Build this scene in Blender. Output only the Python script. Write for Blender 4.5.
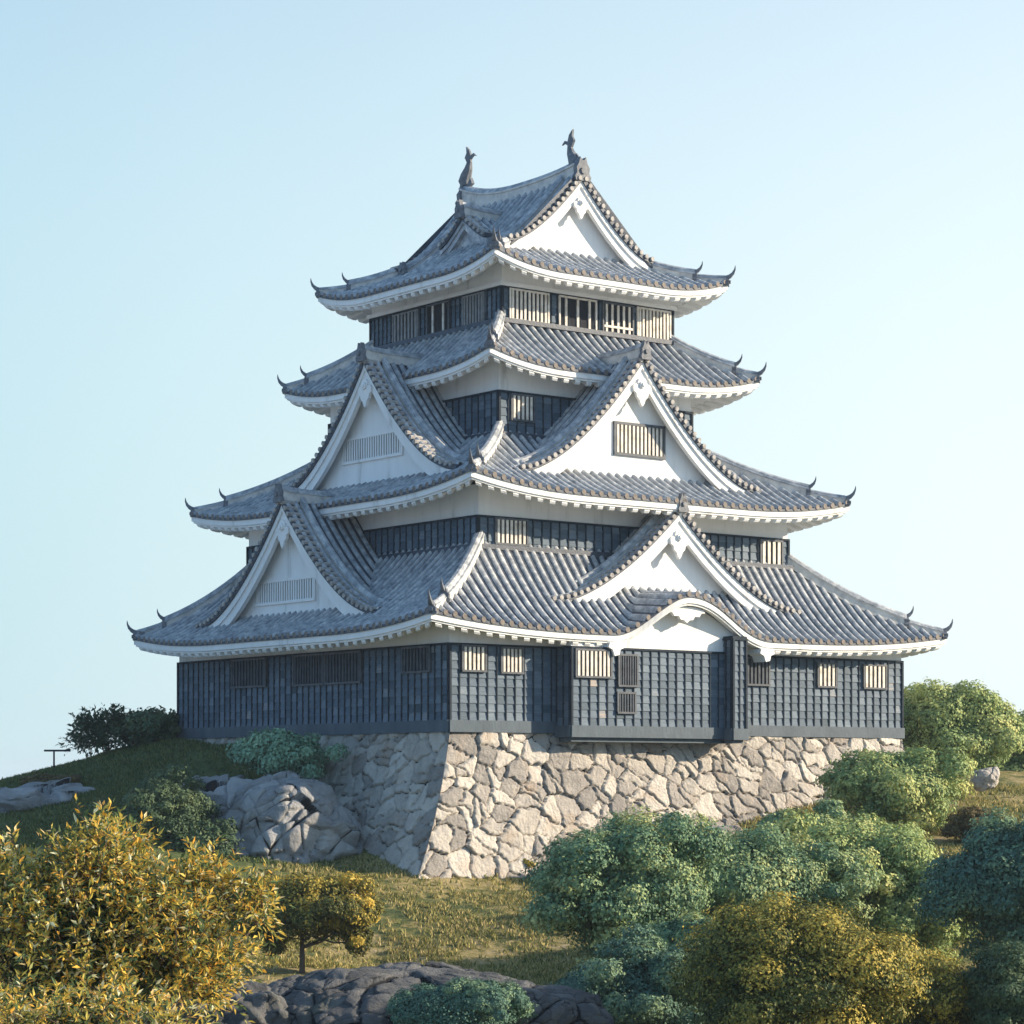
import bpy, math, random
import numpy as np
from mathutils import noise as mnoise, Vector
R = math.radians
rng = np.random.default_rng(7)
random.seed(7)
sc = bpy.context.scene
for o in list(bpy.data.objects): bpy.data.objects.remove(o)

# ------------------------------------------------------------------ camera, sky, sun, exposure
F_PX = 2540.3
HOR = 781.6
cam_d = bpy.data.cameras.new('camera'); cam = bpy.data.objects.new('camera', cam_d)
sc.collection.objects.link(cam); sc.camera = cam
cam_d.sensor_width = 36.0; cam_d.lens = F_PX / 1024 * 36.0
cam_d.shift_y = (HOR - 512) / 1024
cam_d.clip_start = 0.5; cam_d.clip_end = 6000
cam.location = (0, 0, 0); cam.rotation_euler = (R(90), 0, 0)

SUN_EL = 20.5
SUN_AZ = 92.0          # measured from "towards the camera" to the right
sd = Vector((math.sin(R(SUN_AZ)) * math.cos(R(SUN_EL)), -math.cos(R(SUN_AZ)) * math.cos(R(SUN_EL)), math.sin(R(SUN_EL))))
w = bpy.data.worlds.new('World'); sc.world = w; w.use_nodes = True
nt = w.node_tree; nt.nodes.clear()
sky = nt.nodes.new('ShaderNodeTexSky'); sky.sky_type = 'NISHITA'; sky.sun_disc = False
sky.sun_elevation = R(SUN_EL); sky.sun_rotation = math.atan2(sd.x, sd.y)
sky.air_density = 1.2; sky.dust_density = 0.4; sky.ozone_density = 1.6; sky.altitude = 50
bg = nt.nodes.new('ShaderNodeBackground'); bg.inputs['Strength'].default_value = 0.13
wo = nt.nodes.new('ShaderNodeOutputWorld')
# pale air towards the horizon, a little brighter on the sun's side
tcw = nt.nodes.new('ShaderNodeTexCoord'); sxz = nt.nodes.new('ShaderNodeSeparateXYZ'); nt.links.new(tcw.outputs['Generated'], sxz.inputs[0])
mr1 = nt.nodes.new('ShaderNodeMapRange'); mr1.interpolation_type = 'SMOOTHSTEP'
for k_, v_ in (('From Min', .05), ('From Max', .56), ('To Min', .96), ('To Max', .12)): mr1.inputs[k_].default_value = v_
nt.links.new(sxz.outputs['Z'], mr1.inputs['Value'])
hz = nt.nodes.new('ShaderNodeValToRGB'); rx_ = nt.nodes.new('ShaderNodeMath'); rx_.operation = 'MULTIPLY_ADD'
rx_.inputs[1].default_value = .4; rx_.inputs[2].default_value = .5
yy_ = nt.nodes.new('ShaderNodeMath'); yy_.operation = 'MULTIPLY_ADD'; yy_.inputs[1].default_value = .75; nt.links.new(sxz.outputs['Y'], yy_.inputs[0]); nt.links.new(sxz.outputs['X'], yy_.inputs[2])
nt.links.new(yy_.outputs[0], rx_.inputs[0]); nt.links.new(rx_.outputs[0], hz.inputs[0])
els = hz.color_ramp.elements
for k_ in range(3): els.new(.5)
for e_, (p_, c_) in zip(els, [(0, (.09, .30, .60)), (.50, (.12, .34, .58)), (.71, (.35, .485, .53)), (.86, (.55, .625, .635)), (1, (.63, .655, .64))]): e_.position = p_; e_.color = (*c_, 1)
hs = nt.nodes.new('ShaderNodeVectorMath'); hs.operation = 'SCALE'; hs.inputs['Scale'].default_value = 1/0.13*.93
nt.links.new(hz.outputs[0], hs.inputs[0])
mw = nt.nodes.new('ShaderNodeMix'); mw.data_type = 'RGBA'
nt.links.new(mr1.outputs[0], mw.inputs['Factor']); nt.links.new(sky.outputs[0], mw.inputs['A']); nt.links.new(hs.outputs['Vector'], mw.inputs['B'])
nt.links.new(mw.outputs['Result'], bg.inputs['Color']); nt.links.new(bg.outputs[0], wo.inputs['Surface'])
sl = bpy.data.lights.new('sun', 'SUN'); sl.energy = 5.0; sl.angle = R(0.6); sl.color = (1.0, 0.84, 0.63)
so = bpy.data.objects.new('sun', sl); sc.collection.objects.link(so)
so.rotation_euler = sd.to_track_quat('Z', 'Y').to_euler(); so.location = (60, -20, 60)
sc.view_settings.view_transform = 'Standard'; sc.view_settings.look = 'None'
sc.view_settings.exposure = 0.84; sc.view_settings.gamma = 1.0

# ------------------------------------------------------------------ helpers
def link(o): sc.collection.objects.link(o); return o
def tag(o, label=None, cat=None, group=None, kind=None):
    if label: o['label'] = label
    if cat: o['category'] = cat
    if group: o['group'] = group
    if kind: o['kind'] = kind
    return o
def empty(name, loc=(0, 0, 0), rz=0.0, label=None, cat=None, group=None):
    o = bpy.data.objects.new(name, None); o.location = loc; o.rotation_euler = (0, 0, rz); link(o)
    return tag(o, label, cat, group)
def np_mesh(name, V, Fq, mats, midx=None, smooth=False, attrs=None):
    """V (n,3); Fq (m,k) equal-size faces"""
    me = bpy.data.meshes.new(name)
    V = np.asarray(V, np.float32); Fq = np.asarray(Fq, np.int32); m, k = Fq.shape
    me.vertices.add(len(V)); me.vertices.foreach_set('co', V.ravel())
    me.loops.add(m * k); me.loops.foreach_set('vertex_index', Fq.ravel())
    me.polygons.add(m); me.polygons.foreach_set('loop_start', np.arange(0, m * k, k, dtype=np.int32))
    me.polygons.foreach_set('loop_total', np.full(m, k, dtype=np.int32))
    for mt in mats: me.materials.append(mt)
    if midx is not None: me.polygons.foreach_set('material_index', np.asarray(midx, np.int32))
    me.polygons.foreach_set('use_smooth', np.full(m, smooth, dtype=bool))
    if attrs:
        for an, av in attrs.items():
            a = me.attributes.new(an, 'FLOAT', 'POINT'); a.data.foreach_set('value', np.asarray(av, np.float32))
    me.update(calc_edges=True); me.validate()
    return me
def mobj(name, me, parent=None):
    o = bpy.data.objects.new(name, me); link(o)
    if parent: o.parent = parent
    return o
class MB:
    def __init__(s): s.v = []; s.f = []; s.m = []
    def add(s, V, F, m=0):
        b = len(s.v); s.v += [tuple(map(float, p)) for p in V]
        for f in F: s.f.append(tuple(b + i for i in f)); s.m.append(m)
    def box(s, lo, hi, m=0):
        x0, y0, z0 = lo; x1, y1, z1 = hi
        s.add([(x0,y0,z0),(x1,y0,z0),(x1,y1,z0),(x0,y1,z0),(x0,y0,z1),(x1,y0,z1),(x1,y1,z1),(x0,y1,z1)],
              [(0,3,2,1),(4,5,6,7),(0,1,5,4),(1,2,6,5),(2,3,7,6),(3,0,4,7)], m)
    def hexa(s, P, m=0):   # 8 points, bottom 4 then top 4
        s.add(P, [(0,3,2,1),(4,5,6,7),(0,1,5,4),(1,2,6,5),(2,3,7,6),(3,0,4,7)], m)
    def prism(s, pts, fr, d0, d1, m=0):
        """outline pts (a,b) placed with frame fr(a,b,d)"""
        n = len(pts)
        V = [fr(a, b, d0) for a, b in pts] + [fr(a, b, d1) for a, b in pts]
        F = [tuple(range(n - 1, -1, -1)), tuple(range(n, 2 * n))] + [(i, (i + 1) % n, n + (i + 1) % n, n + i) for i in range(n)]
        s.add(V, F, m)
    def sweep(s, path, sides, ups, sec, m=0, closed=True, caps=True, scale=None, mseg=None):
        n = len(path); k = len(sec); V = []
        for i in range(n):
            sc_ = 1 if scale is None else scale[i]
            p = np.array(path[i]); a = np.array(sides[i]); b = np.array(ups[i])
            for (x, y) in sec: V.append(p + a * x * sc_ + b * y * sc_)
        b0 = len(s.v); s.v += [tuple(map(float, q)) for q in V]
        for i in range(n - 1):
            for j in range(k if closed else k - 1):
                j2 = (j + 1) % k
                s.f.append((b0 + i*k + j, b0 + i*k + j2, b0 + (i+1)*k + j2, b0 + (i+1)*k + j))
                s.m.append(mseg[j] if mseg else m)
        if caps and closed:
            s.f.append(tuple(b0 + j for j in range(k))[::-1]); s.m.append(m)
            s.f.append(tuple(b0 + (n-1)*k + j for j in range(k))); s.m.append(m)
    def tube(s, pts, rad, k=7, m=0):
        pts = [np.array(p, float) for p in pts]; n = len(pts)
        sec = [(math.cos(2*math.pi*j/k), math.sin(2*math.pi*j/k)) for j in range(k)]
        sides = []; ups = []; ref = np.array([0.31, 0.77, 0.12])
        for i in range(n):
            t = pts[min(i+1, n-1)] - pts[max(i-1, 0)]; t /= (np.linalg.norm(t) + 1e-9)
            a = np.cross(t, ref); a /= (np.linalg.norm(a) + 1e-9); sides.append(a); ups.append(np.cross(t, a))
        s.sweep(pts, sides, ups, sec, m, scale=rad)
    def build(s, name, mats, parent=None, smooth=False):
        me = bpy.data.meshes.new(name); me.from_pydata(s.v, [], s.f)
        for mt in (mats if isinstance(mats, (list, tuple)) else [mats]): me.materials.append(mt)
        me.polygons.foreach_set('material_index', s.m)
        if smooth: me.polygons.foreach_set('use_smooth', [True] * len(s.f))
        me.update(); return mobj(name, me, parent)

# ------------------------------------------------------------------ materials
def mat(name):
    m = bpy.data.materials.new(name); m.use_nodes = True; n = m.node_tree.nodes; b = n['Principled BSDF']
    return m, m.node_tree, b
def N(nt, t, **kw):
    n = nt.nodes.new(t)
    for k, v in kw.items(): setattr(n, k, v)
    return n
def ramp(nt, fac, stops):
    r = N(nt, 'ShaderNodeValToRGB'); nt.links.new(fac, r.inputs[0])
    while len(r.color_ramp.elements) < len(stops): r.color_ramp.elements.new(0.5)
    for e, (p, c) in zip(r.color_ramp.elements, stops): e.position = p; e.color = (*c, 1)
    return r.outputs[0]
def noise_mat(name, stops, scale=1.0, detail=5, rough=0.8, bump=0.0, bscale=8.0, stretch=(1, 1, 1), bdist=0.05, coord='Object', spec=0.3):
    m, nt, b = mat(name)
    tc = N(nt, 'ShaderNodeTexCoord'); mp = N(nt, 'ShaderNodeMapping'); mp.inputs['Scale'].default_value = stretch
    nt.links.new(tc.outputs[coord], mp.inputs[0])
    n = N(nt, 'ShaderNodeTexNoise'); n.inputs['Scale'].default_value = scale; n.inputs['Detail'].default_value = detail; n.inputs['Roughness'].default_value = 0.65
    nt.links.new(mp.outputs[0], n.inputs['Vector'])
    nt.links.new(ramp(nt, n.outputs[0], stops), b.inputs['Base Color'])
    b.inputs['Roughness'].default_value = rough; b.inputs['Specular IOR Level'].default_value = spec
    if bump:
        n2 = N(nt, 'ShaderNodeTexNoise'); n2.inputs['Scale'].default_value = bscale; n2.inputs['Detail'].default_value = 6
        nt.links.new(mp.outputs[0], n2.inputs['Vector'])
        bp = N(nt, 'ShaderNodeBump'); bp.inputs['Strength'].default_value = bump; bp.inputs['Distance'].default_value = bdist
        nt.links.new(n2.outputs[0], bp.inputs['Height']); nt.links.new(bp.outputs[0], b.inputs['Normal'])
    return m
M = {}
M['plaster'] = noise_mat('white_plaster', [(0.28, (.52, .52, .50)), (0.42, (.76, .76, .75)), (0.8, (.86, .86, .85))], 1.3, 8, .8, .3, 5, (1, 1, .16))
M['rib'] = noise_mat('clay_rib_tile', [(0.32, (.15, .17, .195)), (0.5, (.34, .36, .385)), (0.68, (.60, .60, .59))], 2.8, 8, .5, .3, 14, spec=.5)
M['pan'] = noise_mat('clay_pan_tile', [(0.3, (.022, .032, .052)), (0.6, (.045, .062, .092)), (0.8, (.09, .105, .13))], 3.0, 8, .55, .3, 14, spec=.5)
M['endtile'] = noise_mat('end_tile', [(0.3, (.10, .085, .075)), (0.6, (.20, .165, .14)), (0.8, (.36, .31, .27))], 5.0, 5, .6)
M['verge'] = noise_mat('verge_tile', [(0.3, (.16, .15, .15)), (0.5, (.34, .32, .30)), (0.75, (.56, .52, .48))], 3.5, 6, .65)
M['ridge'] = noise_mat('ridge_plaster', [(0.3, (.38, .37, .36)), (0.5, (.60, .57, .53)), (0.75, (.76, .72, .67))], 2.0, 7, .75, .3, 9)
M['ornament'] = noise_mat('ornament_clay', [(0.3, (.085, .095, .115)), (0.6, (.17, .18, .20)), (0.8, (.34, .32, .29))], 4.0, 7, .6, .4, 14)
M['beam'] = noise_mat('dark_beam', [(0.3, (.045, .068, .09)), (0.7, (.08, .11, .138))], 1.5, 5, .6, .2, 10, (1, 1, .4))
M['batten'] = noise_mat('batten_wood', [(0.3, (.012, .020, .031)), (0.7, (.028, .040, .055))], 3, 5, .75, spec=.15)
M['dark'] = noise_mat('dark_interior', [(0.3, (.010, .012, .016)), (0.7, (.02, .022, .03))], 2, 2, .9)
M['bar'] = noise_mat('pale_bar_wood', [(0.3, (.42, .38, .32)), (0.5, (.66, .61, .54)), (0.75, (.80, .76, .70))], 3, 5, .7)
M['greybar'] = noise_mat('grey_bar_wood', [(0.3, (.03, .04, .055)), (0.7, (.07, .085, .105))], 3, 5, .7)
M['palebar'] = noise_mat('weathered_bar_wood', [(0.3, (.16, .17, .18)), (0.7, (.30, .30, .30))], 3, 5, .7)
M['frame'] = noise_mat('window_frame_wood', [(0.3, (.05, .06, .07)), (0.7, (.11, .12, .14))], 3, 5, .6)
M['bark'] = noise_mat('bark', [(0.3, (.05, .035, .025)), (0.7, (.15, .11, .08))], 3, 6, .9, .6, 8, (1, 1, .3))

def board_material():
    m, nt, b = mat('weathered_boards')
    tc = N(nt, 'ShaderNodeTexCoord')
    a = N(nt, 'ShaderNodeAttribute'); a.attribute_name = 'tone'
    mp = N(nt, 'ShaderNodeMapping'); mp.inputs['Scale'].default_value = (1.2, 1.2, 9)
    nt.links.new(tc.outputs['Object'], mp.inputs[0])
    n = N(nt, 'ShaderNodeTexNoise'); n.inputs['Scale'].default_value = 2; n.inputs['Detail'].default_value = 8
    nt.links.new(mp.outputs[0], n.inputs['Vector'])
    ad = N(nt, 'ShaderNodeMath', operation='MULTIPLY_ADD'); ad.inputs[1].default_value = .55; nt.links.new(a.outputs['Fac'], ad.inputs[0])
    mu = N(nt, 'ShaderNodeMath', operation='MULTIPLY'); mu.inputs[1].default_value = .6; nt.links.new(n.outputs[0], mu.inputs[0]); nt.links.new(mu.outputs[0], ad.inputs[2])
    c = ramp(nt, ad.outputs[0], [(.15, (.035, .062, .085)), (.5, (.075, .112, .155)), (.85, (.15, .195, .24)), (1.0, (.34, .29, .26))])
    nt.links.new(c, b.inputs['Base Color']); b.inputs['Roughness'].default_value = .62; b.inputs['Specular IOR Level'].default_value = .25
    bp = N(nt, 'ShaderNodeBump'); bp.inputs['Strength'].default_value = .4; bp.inputs['Distance'].default_value = .02
    nt.links.new(n.outputs[0], bp.inputs['Height']); nt.links.new(bp.outputs[0], b.inputs['Normal'])
    return m
M['board'] = board_material()

def stone_material(name, cols, crack=(.035, .035, .04), moss=None, scale=1.0):
    m, nt, b = mat(name)
    tc = N(nt, 'ShaderNodeTexCoord')
    at = N(nt, 'ShaderNodeAttribute'); at.attribute_name = 'tone'
    ae = N(nt, 'ShaderNodeAttribute'); ae.attribute_name = 'edge'
    n = N(nt, 'ShaderNodeTexNoise'); n.inputs['Scale'].default_value = 1.6*scale; n.inputs['Detail'].default_value = 9; n.inputs['Roughness'].default_value = .7
    nt.links.new(tc.outputs['Object'], n.inputs['Vector'])
    mx = N(nt, 'ShaderNodeMath', operation='MULTIPLY_ADD'); mx.inputs[1].default_value = .45
    nt.links.new(at.outputs['Fac'], mx.inputs[0]); 
    m2 = N(nt, 'ShaderNodeMath', operation='MULTIPLY'); m2.inputs[1].default_value = .62; nt.links.new(n.outputs[0], m2.inputs[0]); nt.links.new(m2.outputs[0], mx.inputs[2])
    c = ramp(nt, mx.outputs[0], cols)
    # lichen / rust blotches
    n3 = N(nt, 'ShaderNodeTexNoise'); n3.inputs['Scale'].default_value = .8*scale; n3.inputs['Detail'].default_value = 6
    nt.links.new(tc.outputs['Object'], n3.inputs['Vector'])
    r3 = N(nt, 'ShaderNodeMapRange'); r3.inputs['From Min'].default_value = .56; r3.inputs['From Max'].default_value = .74; nt.links.new(n3.outputs[0], r3.inputs[0])
    mc = N(nt, 'ShaderNodeMix', data_type='RGBA'); mc.inputs['B'].default_value = (*(moss or (.40, .27, .17)), 1)
    sc3 = N(nt, 'ShaderNodeMath', operation='MULTIPLY'); sc3.inputs[1].default_value = .55; nt.links.new(r3.outputs[0], sc3.inputs[0])
    nt.links.new(sc3.outputs[0], mc.inputs['Factor']); nt.links.new(c, mc.inputs['A'])
    me_ = N(nt, 'ShaderNodeMix', data_type='RGBA'); me_.inputs['A'].default_value = (*crack, 1)
    r4 = N(nt, 'ShaderNodeMapRange'); r4.inputs['From Min'].default_value = .15; r4.inputs['From Max'].default_value = .55; nt.links.new(ae.outputs['Fac'], r4.inputs[0])
    nt.links.new(r4.outputs[0], me_.inputs['Factor']); nt.links.new(mc.outputs['Result'], me_.inputs['B'])
    nt.links.new(me_.outputs['Result'], b.inputs['Base Color'])
    b.inputs['Roughness'].default_value = .88; b.inputs['Specular IOR Level'].default_value = .25
    n2 = N(nt, 'ShaderNodeTexNoise'); n2.inputs['Scale'].default_value = 5*scale; n2.inputs['Detail'].default_value = 10; n2.inputs['Roughness'].default_value = .7
    nt.links.new(tc.outputs['Object'], n2.inputs['Vector'])
    bp = N(nt, 'ShaderNodeBump'); bp.inputs['Strength'].default_value = 1.0; bp.inputs['Distance'].default_value = .22/scale
    nt.links.new(n2.outputs[0], bp.inputs['Height']); nt.links.new(bp.outputs[0], b.inputs['Normal'])
    return m
M['stone'] = stone_material('wall_stone', [(.22, (.25, .235, .22)), (.42, (.42, .385, .35)), (.6, (.60, .55, .485)), (.78, (.76, .70, .62))], (.022, .024, .03))
M['rock'] = stone_material('cliff_rock', [(.2, (.17, .175, .18)), (.5, (.36, .36, .365)), (.8, (.56, .55, .53))], (.02, .022, .027), (.26, .24, .18))
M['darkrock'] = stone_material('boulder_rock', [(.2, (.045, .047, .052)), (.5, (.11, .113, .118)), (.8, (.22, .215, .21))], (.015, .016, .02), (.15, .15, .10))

def leaf_material(name, stops, rough=.55, trans=.14, indiv=False):
    m, nt, b = mat(name)
    g = N(nt, 'ShaderNodeNewGeometry')
    at = N(nt, 'ShaderNodeAttribute'); at.attribute_name = 'tone'; wi = .9 if indiv else .4
    q1 = N(nt, 'ShaderNodeMath', operation='MULTIPLY'); q1.inputs[1].default_value = wi; nt.links.new(g.outputs['Random Per Island'], q1.inputs[0])
    q2 = N(nt, 'ShaderNodeMath', operation='MULTIPLY_ADD'); q2.inputs[1].default_value = 1-wi; nt.links.new(at.outputs['Fac'], q2.inputs[0]); nt.links.new(q1.outputs[0], q2.inputs[2])
    c = ramp(nt, q2.outputs[0], stops)
    nt.links.new(c, b.inputs['Base Color']); b.inputs['Roughness'].default_value = rough; b.inputs['Specular IOR Level'].default_value = .16
    t = N(nt, 'ShaderNodeBsdfTranslucent'); nt.links.new(c, t.inputs['Color'])
    ms = N(nt, 'ShaderNodeMixShader'); ms.inputs[0].default_value = trans
    out = nt.nodes['Material Output']
    nt.links.new(b.outputs[0], ms.inputs[1]); nt.links.new(t.outputs[0], ms.inputs[2]); nt.links.new(ms.outputs[0], out.inputs['Surface'])
    return m
M['lf_yellow'] = leaf_material('yellow_leaves', [(0, (.04, .09, .05)), (.26, (.14, .19, .07)), (.40, (.48, .42, .10)), (.62, (.74, .54, .10)), (.78, (.74, .38, .05)), (.86, (.80, .76, .46)), (1, (.62, .76, .62))], trans=.3, indiv=True)
M['lf_gold'] = leaf_material('gold_leaves', [(0, (.035, .055, .02)), (.40, (.13, .13, .035)), (.60, (.42, .33, .06)), (1, (.70, .48, .09))], trans=.18)
M['lf_teal'] = leaf_material('teal_leaves', [(0, (.045, .11, .075)), (.35, (.13, .23, .13)), (.6, (.32, .40, .18)), (1, (.60, .58, .25))])
M['lf_deep'] = leaf_material('deep_teal_leaves', [(0, (.045, .11, .085)), (.5, (.11, .20, .14)), (1, (.30, .39, .19))])
M['lf_green'] = leaf_material('green_leaves', [(0, (.09, .16, .075)), (.4, (.25, .34, .13)), (.7, (.45, .49, .18)), (1, (.62, .58, .23))])
M['lf_olive'] = leaf_material('olive_leaves', [(0, (.03, .05, .02)), (.40, (.09, .11, .03)), (.65, (.34, .29, .06)), (1, (.66, .48, .09))], trans=.18)
M['lf_pale'] = leaf_material('pale_leaves', [(0, (.13, .24, .16)), (.6, (.26, .42, .27)), (1, (.38, .52, .32))])
M['lf_dark'] = leaf_material('dark_leaves', [(0, (.04, .075, .045)), (.6, (.09, .14, .07)), (1, (.16, .20, .09))])
M['turf'] = leaf_material('turf_blades', [(0, (.07, .10, .04)), (.6, (.13, .17, .06)), (1, (.24, .24, .09))], indiv=True)
M['lf_brown'] = leaf_material('brown_leaves', [(0, (.07, .06, .03)), (.6, (.16, .12, .05)), (1, (.26, .18, .06))])
M['grass'] = leaf_material('grass_blades', [(0, (.10, .13, .035)), (.35, (.26, .25, .08)), (.7, (.50, .41, .17)), (1, (.62, .48, .24))], rough=.8, trans=.2, indiv=True)

def ground_material():
    m, nt, b = mat('hill_ground')
    tc = N(nt, 'ShaderNodeTexCoord')
    n = N(nt, 'ShaderNodeTexNoise'); n.inputs['Scale'].default_value = .28; n.inputs['Detail'].default_value = 8; n.inputs['Roughness'].default_value = .65
    n.inputs['Distortion'].default_value = .4
    nt.links.new(tc.outputs['Object'], n.inputs['Vector'])
    n2 = N(nt, 'ShaderNodeTexNoise'); n2.inputs['Scale'].default_value = 2.4; n2.inputs['Detail'].default_value = 9; n2.inputs['Roughness'].default_value = .75
    nt.links.new(tc.outputs['Object'], n2.inputs['Vector'])
    ad = N(nt, 'ShaderNodeMath', operation='MULTIPLY_ADD'); ad.inputs[1].default_value = .5; nt.links.new(n.outputs[0], ad.inputs[0])
    m2 = N(nt, 'ShaderNodeMath', operation='MULTIPLY'); m2.inputs[1].default_value = .5; nt.links.new(n2.outputs[0], m2.inputs[0]); nt.links.new(m2.outputs[0], ad.inputs[2])
    c = ramp(nt, ad.outputs[0], [(.38, (.05, .075, .035)), (.46, (.11, .13, .05)), (.51, (.26, .22, .09)), (.57, (.40, .32, .17)), (.66, (.52, .44, .33))])
    aw = N(nt, 'ShaderNodeAttribute'); aw.attribute_name = 'green'
    mg = N(nt, 'ShaderNodeMix', data_type='RGBA'); nt.links.new(aw.outputs['Fac'], mg.inputs['Factor']); nt.links.new(c, mg.inputs['A'])
    cg = ramp(nt, n2.outputs[0], [(.3, (.06, .085, .04)), (.55, (.12, .155, .06)), (.75, (.22, .23, .09))]); nt.links.new(cg, mg.inputs['B'])
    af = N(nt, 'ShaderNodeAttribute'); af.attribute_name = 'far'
    mf = N(nt, 'ShaderNodeMix', data_type='RGBA'); nt.links.new(af.outputs['Fac'], mf.inputs['Factor']); nt.links.new(mg.outputs['Result'], mf.inputs['A']); mf.inputs['B'].default_value = (.46, .47, .46, 1)  # unseen outer ground made pale to bounce fill light under the eaves
    nt.links.new(mf.outputs['Result'], b.inputs['Base Color']); b.inputs['Roughness'].default_value = .95; b.inputs['Specular IOR Level'].default_value = .1
    bp = N(nt, 'ShaderNodeBump'); bp.inputs['Strength'].default_value = .9; bp.inputs['Distance'].default_value = .25
    nt.links.new(n2.outputs[0], bp.inputs['Height']); nt.links.new(bp.outputs[0], b.inputs['Normal'])
    return m
M['ground'] = ground_material()

# ------------------------------------------------------------------ places
def P(u, v, d):            # picture direction (u, v) at a distance d in metres along the view
    return np.array([(u - 512) / F_PX * d, d, (HOR - v) / F_PX * d])
TH = R(37.35); CT, ST = math.cos(TH), math.sin(TH); CX, CY = 0.48, 115.0
def LW(x, y, z=0.0): return np.array([x*CT - y*ST + CX, x*ST + y*CT + CY, z])

# ------------------------------------------------------------------ terrain
ctrl = [P(-150, 800, 120), P(0, 784, 118), P(60, 767, 118), P(110, 752, 118), P(178, 741, 117), P(232, 748, 110),
        P(370, 878, 97), P(300, 868, 98), P(250, 840, 100), P(400, 880, 96), P(120, 790, 105), P(40, 803, 109), P(0, 825, 100), P(200, 850, 97), P(290, 880, 93),
        P(450, 872, 98), P(530, 872, 101), P(620, 855, 102.5), P(700, 842, 105), P(800, 818, 108), P(900, 800, 111),
        P(450, 955, 86), P(380, 965, 86), P(300, 980, 79), P(250, 990, 77), P(540, 965, 86), P(650, 930, 88), P(800, 910, 92),
        P(940, 850, 97), P(975, 865, 95), P(1000, 830, 104), P(1000, 788, 118), P(1040, 772, 126), P(1120, 790, 120),
        P(400, 778, 142), P(650, 775, 142), P(880, 772, 135)]
ctrl += [np.array(p, float) for p in [(0, 62, -8.2), (-9, 62, -8), (-18, 62, -7.8), (20, 62, -8.6), (8, 70, -8.0), (14, 76, -7.6), (0, 30, -6.2), (-12, 30, -6), (12, 30, -6.4), (0, 0, -1.75), (-15, 0, -2.5),
        (15, 0, -2.5), (0, -25, -2), (-42, 90, -6), (-48, 125, -4.5), (42, 92, -6.5), (52, 120, -3), (60, 55, -11), (-60, 55, -11), (0, 190, -9),
        (70, 180, -9), (-70, 180, -9), (0, -80, -7), (90, 0, -10), (-90, 0, -10), (110, 120, -9), (-110, 120, -9)]]
ctrl += [LW(0, 0, 1.0), LW(-9, -7, .4), LW(9, -7, .6), LW(9, 8, 1.2), LW(-10, 8, 1.4), LW(-15.4, -5, -3.0), LW(-15.2, -1, -2.0), LW(-14.2, 2.6, -.4), LW(-12.7, 6.4, 1.45), LW(-12.8, 9, 1.75)]
ctrl = np.array(ctrl)
def _phi(r): return r
_D = np.linalg.norm(ctrl[:, None, :2] - ctrl[None, :, :2], axis=2)
_W = np.linalg.solve(_phi(_D) + 0.15*np.eye(len(ctrl))*0 , ctrl[:, 2] + 10)
def fbm2(x, y, seed=0, octs=5, s=1.0):
    r = np.random.default_rng(seed); out = 0; a = 1.0
    for o in range(octs):
        for k in range(4):
            th = r.uniform(0, 2*np.pi); ph = r.uniform(0, 2*np.pi); f = s * 2**o * r.uniform(.7, 1.4)
            out = out + a * .25 * np.sin(f*(x*np.cos(th) + y*np.sin(th)) + ph + 1.3*np.sin(f*.6*(y*np.cos(th) - x*np.sin(th)) + ph*2))
        a *= .5
    return out
def ground_h(x, y):
    x = np.asarray(x, float); y = np.asarray(y, float)
    d = np.sqrt((x[..., None] - ctrl[:, 0])**2 + (y[..., None] - ctrl[:, 1])**2)
    h = (_phi(d) * _W).sum(-1) - 10
    r = np.sqrt(x**2 + (y - 80)**2); k = np.clip((r - 95) / 90, 0, 1); k = k*k*(3 - 2*k)
    h = np.clip(h, -16, 6) * (1 - k) + k * (-12.5)
    return h + .16 * fbm2(x, y, 3, 5, .55) * (1 + 3*k)
def grid_axis(lo, hi, step, far, grow=1.22):
    a = list(np.arange(lo, hi + step/2, step)); s = step
    while a[-1] < far: s *= grow; a.append(a[-1] + s)
    s = step
    while a[0] > -far: s *= grow; a.insert(0, a[0] - s)
    return np.array(a)
gx = grid_axis(-40, 40, .45, 4000); gy = grid_axis(-5, 140, .45, 4500)
GX, GY = np.meshgrid(gx, gy); H = np.empty_like(GX)
for i in range(len(gy)): H[i] = ground_h(GX[i], GY[i])
nx, ny = len(gx), len(gy)
I = np.arange(nx*ny).reshape(ny, nx)
quads = np.stack([I[:-1, :-1], I[:-1, 1:], I[1:, 1:], I[1:, :-1]], -1).reshape(-1, 4)
green = np.clip((-(GX + 6)) / 5, 0, 1) * np.clip((GY - 88) / 6, 0, 1)
green = np.maximum(green, np.clip((np.hypot(GX, GY-100) - 32)/20, 0, 1))
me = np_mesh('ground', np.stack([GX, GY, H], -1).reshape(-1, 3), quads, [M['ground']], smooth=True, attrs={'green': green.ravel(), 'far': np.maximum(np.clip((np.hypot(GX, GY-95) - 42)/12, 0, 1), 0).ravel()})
ground = mobj('ground', me); tag(ground, kind='structure')

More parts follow.
